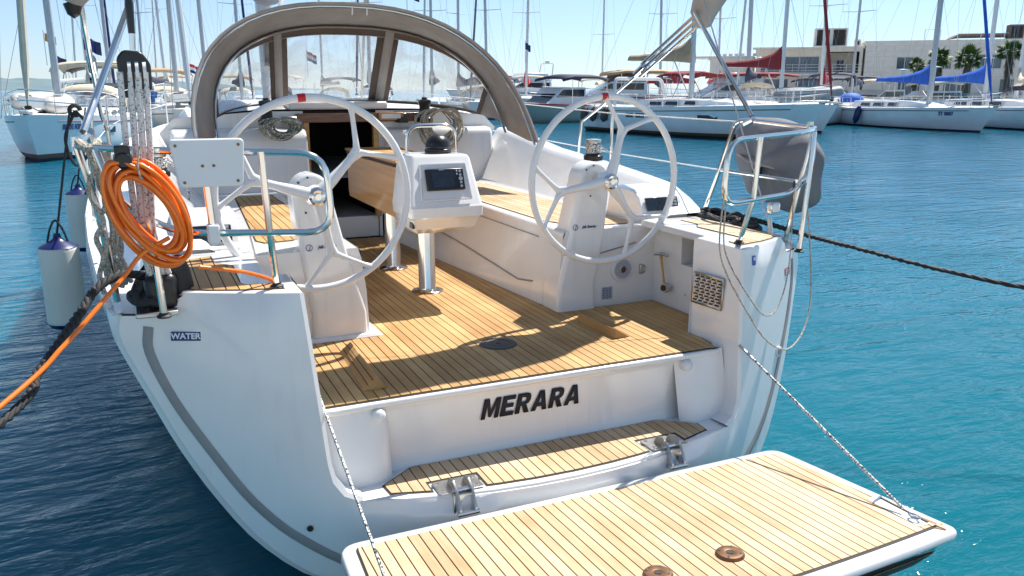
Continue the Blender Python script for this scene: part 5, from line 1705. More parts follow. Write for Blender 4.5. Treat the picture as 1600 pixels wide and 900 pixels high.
    if boom:
        bz = F+ch+boom_h-0.3
        bl = L*0.34
        MB().tube([(mx-0.1, 0, bz), (mx-bl, 0, bz+0.12)], 0.07, 8).build('boom', M[mastm], g)
        if cover:
            cm = MB(); rows2 = []
            for i in range(13):
                t = i/12; x = mx-0.02-(bl+0.1)*t
                hgt = (0.78*math.exp(-t*4.5)+0.40-0.16*t)+0.02*math.sin(i*2.3)
                wd = 0.21-0.05*t
                row = []
                for (ax, az) in ((-1, -0.12), (-1.05, 0.15), (-0.75, 0.55), (-0.2, 0.95), (0.2, 0.95), (0.75, 0.55), (1.05, 0.15), (1, -0.12)):
                    row.append((x, ax*wd*(1+0.08*math.sin(i*1.7+ax)), bz+0.12*t+az*hgt-0.02))
                rows2.append(row)
            cm.grid(rows2, closed_u=True)
            cm.add(rows2[0], [tuple(range(8))]); cm.add(rows2[-1], [tuple(range(8))])
            cm.build('sail_cover', M[cover], g, angle=70)
        MB().tube([(mx-0.1, 0, F+ch+0.1), (mx-1.3, 0, bz-0.02)], 0.03, 6).build('boom_strut', M[mastm], g)
    if hood_:
        rows3 = []
        x0 = -L/2+L*0.30
        for (dx, hh, ww) in ((0.95, 0.08, 0.30), (0.62, 0.62, 0.30), (0.25, 0.85, 0.31), (-0.25, 0.90, 0.31)):
            rows3.append([(x0+dx, B*ww*math.cos(math.pi*k/10)*1.05, F+ch*0.85+hh*(math.sin(math.pi*k/10)**0.5 if 0 < k < 10 else 0)) for k in range(11)])
        MB().grid(rows3[1:]).build('sprayhood', M[hood_], g, solid=0.02, angle=60)
        MB().grid(rows3[:2]).build('hood_window', M['vinyl'], g, angle=60)
        MB().tube(rows3[1], 0.025, 5).build('hood_bow', M['steel'], g)
    if bimini:
        x0, x1 = -L/2+0.4, -L/2+L*0.24
        rows4 = [[(x, B*0.34*math.cos(math.pi*k/10)*1.1, F+1.75+ (0.32*math.sin(math.pi*k/10)**0.6 if 0 < k < 10 else 0)-dz) for k in range(11)] for x, dz in ((x0, 0.16), (x0*0.7+x1*0.3, 0.0), (x0*0.3+x1*0.7, 0.0), (x1, 0.13))]
        MB().grid(rows4).build('bimini', M[bimini], g, solid=0.03, angle=60)
        for x in (x0+0.1, x1-0.1):
            for s in (-1, 1):
                MB().tube([(x, s*B*0.36, F+1.7), ((x0+x1)/2+0.1*(x-x0), s*B*0.40, F)], 0.022, 6).build('bimini_leg', M['steel'], g)
    if arch:
        MB().tube(fillet([(-L/2+L*.2, -B*0.40, F), (-L/2+L*.18, -B*0.36, F+1.35), (-L/2+L*.18, B*0.36, F+1.35), (-L/2+L*.2, B*0.40, F)], 0.3), 0.09, 8).build('targa_arch', M['mastw'], g)
    if detail > 1:
        # pulpit, pushpit, stanchions and lifelines
        sn_me = None
        for s in (-1, 1):
            line1 = []; line2 = []
            for i in range(1, len(rows)-1):
                p = Vector(rows[i][0]); q_ = (p.x, s*abs(p.y)*0.96, p.z)
                if sn_me is None:
                    so_ = MB().tube([(0, 0, 0), (0, 0, 0.62)], 0.014, 5).build('stanchion', M['steel'], g, loc=q_); sn_me = so_.data
                else: link('stanchion', sn_me, M['steel'], g, q_)
                line1.append((q_[0], q_[1], q_[2]+0.61)); line2.append((q_[0], q_[1], q_[2]+0.32))
            MB().tube(line1, 0.008, 4).build('guard_wire', M['wire'], g); MB().tube(line2, 0.008, 4).build('guard_wire', M['wire'], g)
        p = rows[-3][0]; pf = rows[-1][0]
        for hz in (0.35, 0.66):
            MB().tube(smooth([(p[0], -abs(p[1])*0.95, p[2]+hz), (pf[0]-0.1, -0.16, pf[2]+hz+0.05), (pf[0]+0.08, 0, pf[2]+hz+0.06), (pf[0]-0.1, 0.16, pf[2]+hz+0.05), (p[0], abs(p[1])*0.95, p[2]+hz)], 5), 0.02, 6).build('pulpit_rail', M['steel'], g)
        for s in (-1, 1):
            MB().tube([(p[0], s*abs(p[1])*0.95, p[2]), (p[0], s*abs(p[1])*0.95, p[2]+0.66)], 0.02, 6).build('pulpit_leg', M['steel'], g)
        p0 = rows[0][0]
        MB().tube(fillet([(p0[0]+1.2, -abs(p0[1]), p0[2]+0.62), (p0[0]+0.1, -abs(p0[1])*0.95, p0[2]+0.62), (p0[0]+0.1, abs(p0[1])*0.95, p0[2]+0.62), (p0[0]+1.2, abs(p0[1]), p0[2]+0.62)], 0.3), 0.02, 6).build('stern_rail', M['steel'], g)
        MB().prism([(pf[0]-0.45, pf[2]-0.02), (pf[0]+0.16, pf[2]+0.02), (pf[0]+0.16, pf[2]+0.10), (pf[0]-0.45, pf[2]+0.07)], 0.20, 'y', -0.10).build('bow_roller', M['steel_dull'], g, bevel=0.01)
    if text:
        body, side, t, size = text
        x = -L/2+L*t
        f_ = t*(len(rows)-1); a = int(f_); u = f_-a
        A = Vector(rows[a][1]).lerp(Vector(rows[a+1][1]), u); Bq = Vector(rows[a][2]).lerp(Vector(rows[a+1][2]), u)
        dirx = (Vector(rows[a+1][2])-Vector(rows[a][2]))
        if side > 0:  # port side: y>0 seen from +y, x axis reversed
            o_ = Vector((A.x, abs(A.y), A.z)).lerp(Vector((Bq.x, abs(Bq.y), Bq.z)), 0.5); dx_ = Vector((-dirx.x, dirx.y, -dirx.z)); up = Vector((0, abs(A.y)-abs(Bq.y), A.z-Bq.z)); off = Vector((0, 0.03, 0))
        else:
            o_ = Vector((A.x, -abs(A.y), A.z)).lerp(Vector((Bq.x, -abs(Bq.y), Bq.z)), 0.5); dx_ = Vector((dirx.x, dirx.y, dirx.z)); up = Vector((0, -abs(A.y)+abs(Bq.y), A.z-Bq.z)); off = Vector((0, -0.03, 0))
        text_mesh('name_lettering', body, size, M['decal_navy'], g, frame(tuple(o_+off), tuple(dx_), tuple(up)), offset=0.008)
    return g, L, B, F

def dinghy(label, loc, rz, L, m, tiltx=0.0, parent_unused=None, z=0.0, r=0.20):
    g = empty('inflatable_dinghy', (loc[0], loc[1], z), rz, label, 'dinghy')
    g.rotation_euler = (tiltx, 0, rz)
    pts = smooth([(-L/2, 0.48, 0), (0, 0.52, 0), (L*0.30, 0.45, 0.03), (L*0.46, 0.20, 0.09), (L*0.5, 0, 0.12), (L*0.46, -0.20, 0.09), (L*0.30, -0.45, 0.03), (0, -0.52, 0), (-L/2, -0.48, 0)], 4)
    MB().tube(pts, [0.09]+[r]*(len(pts)-2)+[0.09], 14).build('tube_hull', M[m], g, angle=80)
    MB().grid([[(p.x, -abs(p.y)*0.85, -r*0.35), (p.x, 0, -r*1.25), (p.x, abs(p.y)*0.85, -r*0.35)] for p in (Vector((-L*.42, .5, 0)), Vector((0, .52, 0)), Vector((L*.3, .4, 0)), Vector((L*.44, .12, 0)))]).build('floor', M[m], g, angle=60)
    MB().tube([(p.x, p.y*1.0, p.z+r*0.0) for p in [Vector((q.x*1.0, q.y+math.copysign(r, q.y) if abs(q.y) > .1 else q.y, q.z)) for q in pts]], 0.015, 5).build('rubbing_line', M['navy'], g)
    MB().box((-L/2+0.1, -0.4, -0.12), (-L/2+0.14, 0.4, 0.22)).build('transom_board', M['gel_old'], g, bevel=0.01)
    return g

# --- left side
bk = sailboat('white yacht at the far left, bow on, lettered BLUE KISS, with beige covers', pol(-5.35, 29.0), pol(-1.2, 40.4), F=1.22, B=4.0, stripe='stripe_br', boot='stripe', mast_h=17, mast_r=0.115, mastm='alu', furl='canvas_cream', bimini='canvas_cream', hood_='canvas_cream', teakdeck=False, text=('BLUE KISS', 1, 0.885, 0.22), hull_windows=(1, [(0.70, 0.77)]), spreaders=2, furl_r=0.12, cabin_h=0.30, mast_dx=1.6)
dinghy('grey inflatable dinghy lashed on the foredeck of the white yacht at the far left', pol(-4.6, 32.2), R(78), 2.7, 'hypalon_l', R(8), z=1.72, r=0.27)
sb2 = sailboat('white yacht with tan bimini moored just right of the catamaran, bow towards us', pol(3.5, 38.0), pol(1.7, 50.0), F=1.18, B=4.0, stripe='stripe_br', boot=None, mast_h=18, mast_r=0.11, mastm='alu', furl='mastw', bimini='canvas_tan', hood_='canvas_cream', hull_windows=(-1, [(0.72, 0.78)]), furl_r=0.13, cabin_h=0.30, mast_dx=1.2)
dinghy('beige inflatable dinghy turned over on the foredeck behind the tackle ropes', pol(3.1, 41.2), R(80), 2.6, 'hypalon_l', R(175), z=1.85, r=0.22)
# catamaran between them
def catamaran():
    g = empty('moored_catamaran', (*pol(-1.0, 51.5), 0), R(88), 'white catamaran with brown awning and black wheel seen stern on between two yachts', 'catamaran')
    for s in (-1, 1):
        rows = []
        for x, hw, z in ((-4.6, 0.5, 0.9), (-4.0, 0.62, 1.45), (0, 0.75, 1.5), (3.5, 0.55, 1.6), (5.4, 0.05, 1.7)):
            rows.append([(x, s*2.1-hw, z), (x, s*2.1-hw*0.95, 0.3), (x, s*2.1, -0.3), (x, s*2.1+hw*0.95, 0.3), (x, s*2.1+hw, z)])
        mm = MB().grid(rows); mm.add(rows[0], [(0, 1, 2, 3, 4)]); mm.grid([[r_[0], r_[4]] for r_ in rows])
        mm.build('hull', M['gel_old'], g, angle=50)
    MB().box((-3.9, -2.1, 1.0), (2.4, 2.1, 1.35)).build('bridge_deck', M['hull_grey'], g, bevel=0.08)
    MB().prism([(-1.2, 1.35), (2.2, 1.35), (1.6, 2.35), (-1.2, 2.5)], 3.4, 'y', -1.7).build('saloon', M['gel_old'], g, bevel=0.1)
    MB().box((-1.24, -1.4, 1.6), (-1.20, 1.4, 2.3)).build('saloon_window', M['glass_dk'], g)
    MB().grid([[(x, 1.75*math.cos(math.pi*k/10), 3.05+0.35*math.sin(math.pi*k/10)-dz) for k in range(11)] for x, dz in ((-4.2, .1), (-3.4, 0), (-1.2, 0), (-0.4, .1))]).build('awning', M['canvas_dk'], g, solid=0.03)
    for x in (-4.1, -0.6):
        for s in (-1, 1): MB().tube([(x, s*1.7, 3.0), (x, s*1.7, 1.3)], 0.03, 6).build('awning_post', M['steel'], g)
    MB().tube([(-3.6+0*a, -0.55+0.34*math.cos(a), 1.75+0.34*math.sin(a)) for a in [2*math.pi*i/24 for i in range(24)]], 0.035, 6, closed=True).build('helm_wheel', M['black'], g)
    MB().tube([(1.0, 0, 2.3), (1.2, 0, 17)], 0.10, 8).build('mast', M['alu'], g)
    for h in (7, 11): MB().tube([(1.1, -1.2, h), (1.1, 1.2, h)], 0.03, 5).build('spreader', M['alu'], g)
    MB().tube([(5.0, 0, 1.9), (1.2, 0, 16)], 0.09, 8).build('furled_sail', M['canvas_blue'] if False else M['navy'], g)
    MB().box((-4.4, -1.4, 1.36), (-4.3, 1.4, 1.75)).build('stern_bench', M['gel_old'], g, bevel=0.05)
    return g
catamaran()

# --- right side: four yachts we see well
sailboat('white yacht with tan sail cover and black hull windows, broadside right of centre', pol(43.9, 37.3), pol(31.0, 47.0), F=1.36, B=4.4, stripe='stripe_ol', boot='stripe', mast_h=19, mast_r=0.125, mastm='alu', cover='canvas_tan', furl=None, bimini=None, hood_=None, hull_windows=(-1, [(0.30, 0.345), (0.36, 0.41), (0.66, 0.735)]), cabin_h=0.36, boom_h=2.15, mast_dx=-1.3, arch=True)
sailboat('white yacht with dark red sail cover and red furled sail, right of the tan one', pol(44.9, 45.5), pol(35.0, 55.5), F=1.22, B=3.9, stripe='stripe_nv', boot=None, mast_h=18, mast_r=0.11, mastm='mastw', cover='canvas_red', furl='canvas_red', bimini='canvas_red', hood_=None, cabin_h=0.35, boom_h=2.1, text=('SK-5367', -1, 0.88, 0.24), mast_dx=2.4)
dinghy('grey inflatable dinghy on the foredeck of the yacht with dark red sail cover', pol(43.6, 47.6), R(-48), 3.2, 'hypalon', R(5), z=1.95, r=0.27)
b8, L8, B8, F8 = sailboat('white yacht with bright blue sail cover and three navy fenders, at the right', pol(53.8, 49.6), pol(45.3, 62.2), F=1.10, B=3.9, stripe='stripe_nv', boot=None, mast_h=18, mast_r=0.15, mastm='alu', cover='canvas_blue', furl='canvas_blue', cabin_h=0.42, boom_h=1.35, text=('ST 8887', -1, 0.86, 0.26), mast_dx=1.8)
sailboat('pale yacht at the right edge with blue sail cover, behind the one with navy fenders', pol(60.5, 50.0), pol(50.0, 66.0), F=1.15, B=4.1, stripe='stripe_nv', boot=None, mast_h=18, mast_r=0.13, mastm='mastw', cover='canvas_blue', furl=None, cabin_h=0.45, boom_h=1.35, mast_dx=-3.0)
# its three fenders and those of the tan one
def hull_fender(boat_bow, boat_stern, t, F, hb, label, group, m, side=1, dz=0.62, r=0.16, L_=0.8, seed=0):
    a = Vector((*boat_stern, 0)); b = Vector((*boat_bow, 0)); d = (b-a).normalized()
    nrm = Vector((-d.y, d.x, 0))*side
    p = a.lerp(b, t)+nrm*hb
    f = empty('fender', (p.x, p.y, F*dz), label=label, cat='fender', group=group)
    f.rotation_euler = (R(4*seed), R(6), 0)
    MB().lathe([(0.02, -L_*0.55), (r*0.55, -L_*0.46), (r, -L_*0.3), (r, L_*0.3), (r*0.55, L_*0.46), (0.03, L_*0.55)], 14).build('body', M[m], f, angle=70)
    MB().tube([(0, 0, L_*0.5), (0, 0, F*1.05-F*dz)], 0.015, 5).build('lanyard', M['rope_k'], f)
for k, (t, w_) in enumerate(((0.13, 'leftmost navy fender, near the stern of the blue covered yacht'), (0.25, 'middle one of three navy fenders, under the blue boat cover'), (0.45, 'rightmost of three navy fenders, amidships on the blue covered yacht'))):
    hull_fender(pol(53.8, 49.6), pol(45.3, 62.2), t, F8, (2.0, 2.14, 2.18)[k], w_, 'navy fenders of the blue covered yacht', 'navy', -1, 0.62, 0.19, 1.0, k)
for k, (t, w_) in enumerate(((0.02, 'round brown fender at the stern of the tan covered yacht'), (0.10, 'brown fender next to the stern of the tan covered yacht'), (0.17, 'brown fender forward of the stern pair on the tan covered yacht'))):
    hull_fender(pol(43.9, 37.3), pol(31.0, 47.0), t, 1.36, 2.1 if k else 1.9, w_, 'brown fenders of the tan covered yacht', 'fender_dk', -1, 0.66, 0.20, 0.72, k)
# blue cover and open tender on the stern of the right hand yacht
bc = MB().lathe([(0.62, 0), (0.60, 0.22), (0.42, 0.48), (0.18, 0.58), (0, 0.60)], 14, Matrix.Translation((*pol(46.3, 60.2), 1.35)) @ Matrix.Diagonal((1.3, 1.3, 1, 1)))
tag(bc.build('outboard_cover', M['canvas_blue'], angle=80), 'rounded bright blue cover on the stern deck of the yacht at the right', 'cover')

# --- motor boats and a work boat in the middle distance
def motorboat(label, loc, rz, L, B, F, hullm, topm, canopy=None, screen='glass_dk', fly=False, stripe='stripe_rd', flybag=None):
    g = empty('motor_boat', (loc[0], loc[1], 0), rz, label, 'motor boat')
    rows = hull_rows(L, B, F, 0.12, 0.92)
    m_ = MB().grid(rows); m_.add(rows[0], [tuple(range(len(rows[0])))])
    m_.build('hull', M[hullm], g, angle=50)
    MB().grid([[r_[0], (r_[0][0], 0, r_[0][2]+0.08), r_[-1]] for r_ in rows]).build('deck', M['gel_old'], g, angle=60)
    for s in (0, -1): MB().tube([Vector(r_[s]) for r_ in rows], 0.045, 5).build('gunwale', M[stripe], g)
    c = MB().prism([(-L*.20, F), (L*.22, F+0.05), (L*.10, F+0.75), (L*.04, F+1.15), (-L*.20, F+1.15)], B*0.66, 'y', -B*0.33).build('cabin', M[topm], g, bevel=0.08)
    for s in (-1, 1): MB().add([(-L*.18, s*B*.333, F+0.55), (L*.12, s*B*.333, F+0.5), (L*.05, s*B*.333, F+1.0), (-L*.18, s*B*.333, F+1.02)], [(0, 1, 2, 3)]).build('window', M[screen], g)
    MB().add([(L*.215, -B*.3, F+0.12), (L*.215, B*.3, F+0.12), (L*.105, B*.28, F+0.74), (L*.105, -B*.28, F+0.74)], [(0, 1, 2, 3)]).build('windscreen', M[screen], g)
    if canopy:
        MB().grid([[(x, B*0.42*math.cos(math.pi*k/8), F+1.75+0.28*math.sin(math.pi*k/8)**.7-dz if 0 < k < 8 else F+1.75-dz) for k in range(9)] for x, dz in ((-L*.42, .12), (-L*.3, 0), (-L*.05, 0), (L*.08, .2))]).build('canopy', M[canopy], g, solid=0.05)
        for s in (-1, 1):
            for x in (-L*.4, -L*.02): MB().tube([(x, s*B*.41, F+1.7), (x, s*B*.42, F)], 0.025, 5).build('canopy_leg', M['steel'], g)
    if fly:
        MB().prism([(-L*.2, F+1.15), (L*.06, F+1.15), (L*.0, F+1.95), (-L*.17, F+1.95)], B*0.6, 'y', -B*0.3).build('flybridge', M[flybag or topm], g, bevel=0.06)
        MB().tube(fillet([(-L*.2, -B*.3, F+1.2), (-L*.22, -B*.28, F+2.9), (-L*.22, B*.28, F+2.9), (-L*.2, B*.3, F+1.2)], 0.3), 0.05, 6).build('radar_arch', M['mastw'], g)
        MB().lathe([(0.25, 0), (0.25, 0.2), (0, 0.28)], 12, Matrix.Translation((-L*.22, 0, F+2.95))).build('radome', M['mastw'], g)
    for s in (-1, 1):
        MB().tube([(Vector(r_[0]).x, s*abs(r_[0][1])*.95, r_[0][2]+0.55) for r_ in rows[5:-1]], 0.02, 5).build('bow_rail', M['steel'], g)
    return g
motorboat('motor boat with navy canopy and grey hull, broadside above the white coaming', pol(27.4, 57.5), R(200), 9.5, 3.2, 1.15, 'hull_grey', 'gel_old', canopy='canvas_navy')
motorboat('motor cruiser with brown flybridge cover and tan awning, left of the tan covered yacht', pol(31.3, 64.0), R(160), 11.0, 3.8, 1.6, 'gel_old', 'gel_old', canopy='canvas_tan', fly=True, flybag='canvas_dk')
motorboat('white motor cruiser with plain flybridge far beyond the grey hulled boat', pol(25.0, 84), R(185), 14, 4.2, 1.8, 'gel_old', 'gel_old', fly=True, stripe='stripe_nv')
motorboat('white motor yacht with radar arch in front of the cream building', pol(47.6, 76), R(190), 12, 4.0, 1.0, 'gel_old', 'gel_old', canopy='canvas_cream', fly=False, stripe='stripe_nv')
motorboat('white wheelhouse boat between the navy fenders and the stone building', pol(50.6, 74), R(170), 11, 3.6, 0.9, 'gel_old', 'gel_old', canopy='canvas_cream', fly=False, stripe='stripe_nv')
motorboat('motor yacht with dark red awning behind the red sail cover', pol(38.6, 70), R(170), 13, 4.0, 1.5, 'gel_old', 'gel_old', canopy='canvas_red', fly=True, stripe='stripe_nv')
motorboat('white motor boat with navy top moored at the foot of the cream building', pol(44.0, 76), R(200), 12, 3.8, 1.2, 'gel_old', 'gel_old', canopy='canvas_navy', fly=False, stripe='stripe_nv')

# --- many yachts further off: hulls in a row, a forest of masts
random.seed(21)
far_specs = [  # bearing, distance, mast height, mast radius, mast colour, cover, furl, lean, words
 (-2.0, 74, 20, 0.11, 'alu', 'canvas_cream', 'mastw', 'far yacht with cream cover behind the left helm of the catamaran'),
 (1.2, 66, 17, 0.09, 'alu', 'canvas_navy', None, 'far yacht with navy cover seen just right of the tackle ropes'),
 (2.3, 82, 21, 0.12, 'mastw', 'canvas_cream', 'mastw', 'far yacht with a white mast, cream cover, between tackle and sprayhood'),
 (4.6, 70, 22, 0.15, 'alu', 'canvas_navy', 'mastw', 'far yacht with the thick grey mast left of the sprayhood'),
 (6.6, 60, 18, 0.11, 'alu', 'canvas_navy', 'navy', 'far yacht with navy furled sail behind the port hood window'),
 (8.3, 75, 19, 0.11, 'mastw', 'canvas_cream', None, 'far yacht with cream cover behind the left hood window'),
 (12.0, 80, 20, 0.11, 'mastw', 'canvas_cream', None, 'far yacht with cream cover in the middle hood window'),
 (15.0, 64, 19, 0.13, 'alu', 'canvas_grey', 'canvas_grey', 'far yacht with grey furled sail behind the right post of the hood'),
 (19.1, 60, 17, 0.10, 'alu', 'canvas_navy', 'mastw', 'far yacht with navy cover in the right hood window'),
 (21.1, 72, 20, 0.12, 'alu', 'canvas_grey', None, 'far yacht with its mast just outside the right edge of the hood'),
 (22.9, 66, 19, 0.11, 'alu', 'canvas_brred', 'canvas_grey', 'far yacht with bright red cover right of the sprayhood'),
 (25.4, 70, 19, 0.11, 'mastw', 'canvas_brred', None, 'far yacht with bright red cover and white mast near the starboard wheel'),
 (30.4, 88, 18, 0.09, 'mastw', 'canvas_cream', None, 'far yacht with cream cover above the top of the starboard wheel'),
 (34.3, 70, 19, 0.10, 'alu', 'canvas_navy', None, 'far yacht with navy cover left of the tan sail cover'),
 (38.2, 74, 18, 0.09, 'mastw', 'canvas_brred', None, 'far yacht with red cover right of the tan sail cover'),
 (40.1, 56, 19, 0.14, 'alu', 'canvas_navy', 'alu', 'far yacht with thick silver furled sail in front of the red cover'),
 (44.6, 60, 17, 0.09, 'mastw', 'canvas_red', None, 'far yacht with a white mast before the glazed terrace'),
 (46.4, 68, 18, 0.09, 'alu', 'canvas_navy', None, 'far yacht with a grey mast before the terrace corner'),
 (55.3, 66, 20, 0.13, 'mastw', 'canvas_cream', None, 'far yacht with a white mast near the right edge behind the palms'),
]
for i, (be, di, mh, mr, mm_, cv_, fu, words) in enumerate(far_specs):
    L = random.uniform(10.5, 13)
    ang = R(random.uniform(-115, -75)) if i % 3 else R(random.uniform(60, 120))
    ang += R(90-be)-R(90)+R(0)
    p = Vector(pol(be, di)); d = Vector((math.cos(ang), math.sin(ang)))*L/2
    sailboat(words, tuple(p+d), tuple(p-d), F=random.uniform(1.1, 1.4), B=random.uniform(3.6, 4.1), stripe=random.choice(['stripe_nv', 'stripe_br', 'stripe_nv']), boot=None, mast_h=mh, mast_r=mr, mastm=mm_, cover=cv_, furl=fu, hood_=random.choice(['canvas_navy', 'canvas_cream', None]), bimini=random.choice(['canvas_cream', None, 'canvas_navy', 'canvas_tan']), detail=1, group='yachts moored beyond the near ones', boom_h=1.3, mast_dx=0.0, tilt_deg=random.uniform(-1.5, 1.5))

# --- flags on flagstaffs of far boats
def flag(label, loc, m, m2=None, sz=0.5, rz=0.6):
    g = empty('flag', loc, rz, label, 'flag')
    rows = [[(0.02+sz*1.4*i/8, 0.06*math.sin(i*1.3)*sz*2, -sz*k/3-0.06*i*sz) for i in range(9)] for k in range(4)]
    mb_ = MB()
    mb_.grid(rows[:2]); mb_.grid(rows[1:3], 1); mb_.grid(rows[2:], 2)
    mb_.build('cloth', [M[m], M[m2 or m], M[m if not m2 else 'decal_navy']], g)
    MB().tube([(0, 0, 0.1), (0, 0, -1.4)], 0.018, 6).build('staff', M['mastw'], g)
flag('small navy flag flying left of the blue bimini strut', (*pol(-2.2, 41), 4.4), 'navy', sz=0.55)
flag('navy flag lower down beside the chrome bimini tubes', (*pol(-4.0, 40), 3.6), 'navy', sz=0.45)
flag('orange pennant left of the chrome bimini tubes', (*pol(-4.2, 43), 4.6), 'canvas_tan', sz=0.35)
flag('red white and blue flag left of the sprayhood', (*pol(3.6, 47), 3.5), 'canvas_brred', 'decal_wh', sz=0.45)
flag('red white and blue flag seen through the middle hood window', (*pol(10.9, 50), 4.3), 'canvas_brred', 'decal_wh', sz=0.5)
flag('small navy flag right of the sprayhood', (*pol(25.3, 58), 5.3), 'navy', sz=0.45)
flag('violet flag above the middle of the sprayhood', (*pol(17.5, 40), 7.0), 'navy', sz=0.6)

# --- people on the left hand boats
def person(label, loc, rz, shorts, pose, z=0.0, h=1.76):
    g = empty('person', (loc[0], loc[1], z), rz, label, 'person')
    k = h/1.76
    J = {'hip': (0, 0, 0.94), 'chest': (0.02, 0, 1.28), 'neck': (0.03, 0, 1.47), 'head': (0.05, 0, 1.58), 'top': (0.05, 0, 1.70),
         'hl': (0, 0.10, 0.90), 'kl': (0.04, 0.11, 0.50), 'al': (0, 0.12, 0.08), 'tl': (0.16, 0.13, 0.04),
         'hr': (0, -0.10, 0.90), 'kr': (0.02, -0.11, 0.50), 'ar': (-0.04, -0.12, 0.08), 'tr': (0.12, -0.13, 0.04),
         'sl': (0.02, 0.19, 1.40), 'el': (0.04, 0.25, 1.14), 'wl': (0.18, 0.22, 0.95), 'fl': (0.24, 0.20, 0.89),
         'sr': (0.02, -0.19, 1.40), 'er': (0.04, -0.25, 1.14), 'wr': (0.20, -0.20, 0.98), 'fr': (0.27, -0.18, 0.93)}
    J.update(pose)
    names = list(J); idx = {n: i for i, n in enumerate(names)}
    ed = [('hip', 'chest'), ('chest', 'neck'), ('neck', 'head'), ('head', 'top'), ('hip', 'hl'), ('hl', 'kl'), ('kl', 'al'), ('al', 'tl'), ('hip', 'hr'), ('hr', 'kr'), ('kr', 'ar'), ('ar', 'tr'), ('chest', 'sl'), ('sl', 'el'), ('el', 'wl'), ('wl', 'fl'), ('chest', 'sr'), ('sr', 'er'), ('er', 'wr'), ('wr', 'fr')]
    rad = {'hip': .135, 'chest': .15, 'neck': .06, 'head': .095, 'top': .075, 'hl': .09, 'kl': .06, 'al': .04, 'tl': .035, 'hr': .09, 'kr': .06, 'ar': .04, 'tr': .035, 'sl': .065, 'el': .045, 'wl': .03, 'fl': .035, 'sr': .065, 'er': .045, 'wr': .03, 'fr': .035}
    def skin(nm, keep, m, grow):
        me = bpy.data.meshes.new(nm)
        ks = [n for n in names if n in keep]; ii = {n: i for i, n in enumerate(ks)}
        me.from_pydata([tuple(Vector(J[n])*k) for n in ks], [(ii[a], ii[b]) for a, b in ed if a in ii and b in ii], [])
        ob = link(nm, me, m, g)
        md = ob.modifiers.new('skin', 'SKIN')
        for n in ks:
            sv = me.skin_vertices[0].data[ii[n]]
            sv.radius = (rad[n]*grow*k, rad[n]*grow*k)
            sv.use_root = (n == ks[0])
        md.use_smooth_shade = True
        sd = ob.modifiers.new('sub', 'SUBSURF'); sd.levels = 1; sd.render_levels = 1
        return ob
    skin('body', set(names), M['skin'], 1.0)
    skin('shirt', {'hip', 'chest', 'sl', 'el', 'sr', 'er'}, M['shirt'], 1.18)
    skin('shorts', {'hip', 'hl', 'kl', 'hr', 'kr'}, M[shorts], 1.22)
    MB().lathe([(0.0, 0.11), (0.07, 0.09), (0.105, 0.03), (0.10, -0.03), (0.06, -0.05)], 14, Matrix.Translation(Vector(J['head'])*k+Vector((-0.015, 0, 0.06)))).build('hair', M['hair'], g, angle=80)
    return g
person('person in white shirt and red shorts standing on the catamaran deck at the left', pol(-1.9, 46.5), R(200), 'shorts_r', {}, z=1.0)
person('person in white shirt and dark shorts, left one of the pair by the tackle ropes', pol(0.95, 46.0), R(230), 'shorts_k', {'wl': (0.25, 0.10, 1.10), 'fl': (0.32, 0.06, 1.12)}, z=1.0)
person('person in white shirt and blue shorts with folded arms right of the tackle ropes', pol(1.35, 45.5), R(210), 'shorts_b', {'wl': (0.22, 0.0, 1.16), 'fl': (0.20, -0.08, 1.18), 'wr': (0.24, -0.02, 1.12), 'fr': (0.22, 0.07, 1.14)}, z=1.0, h=1.8)

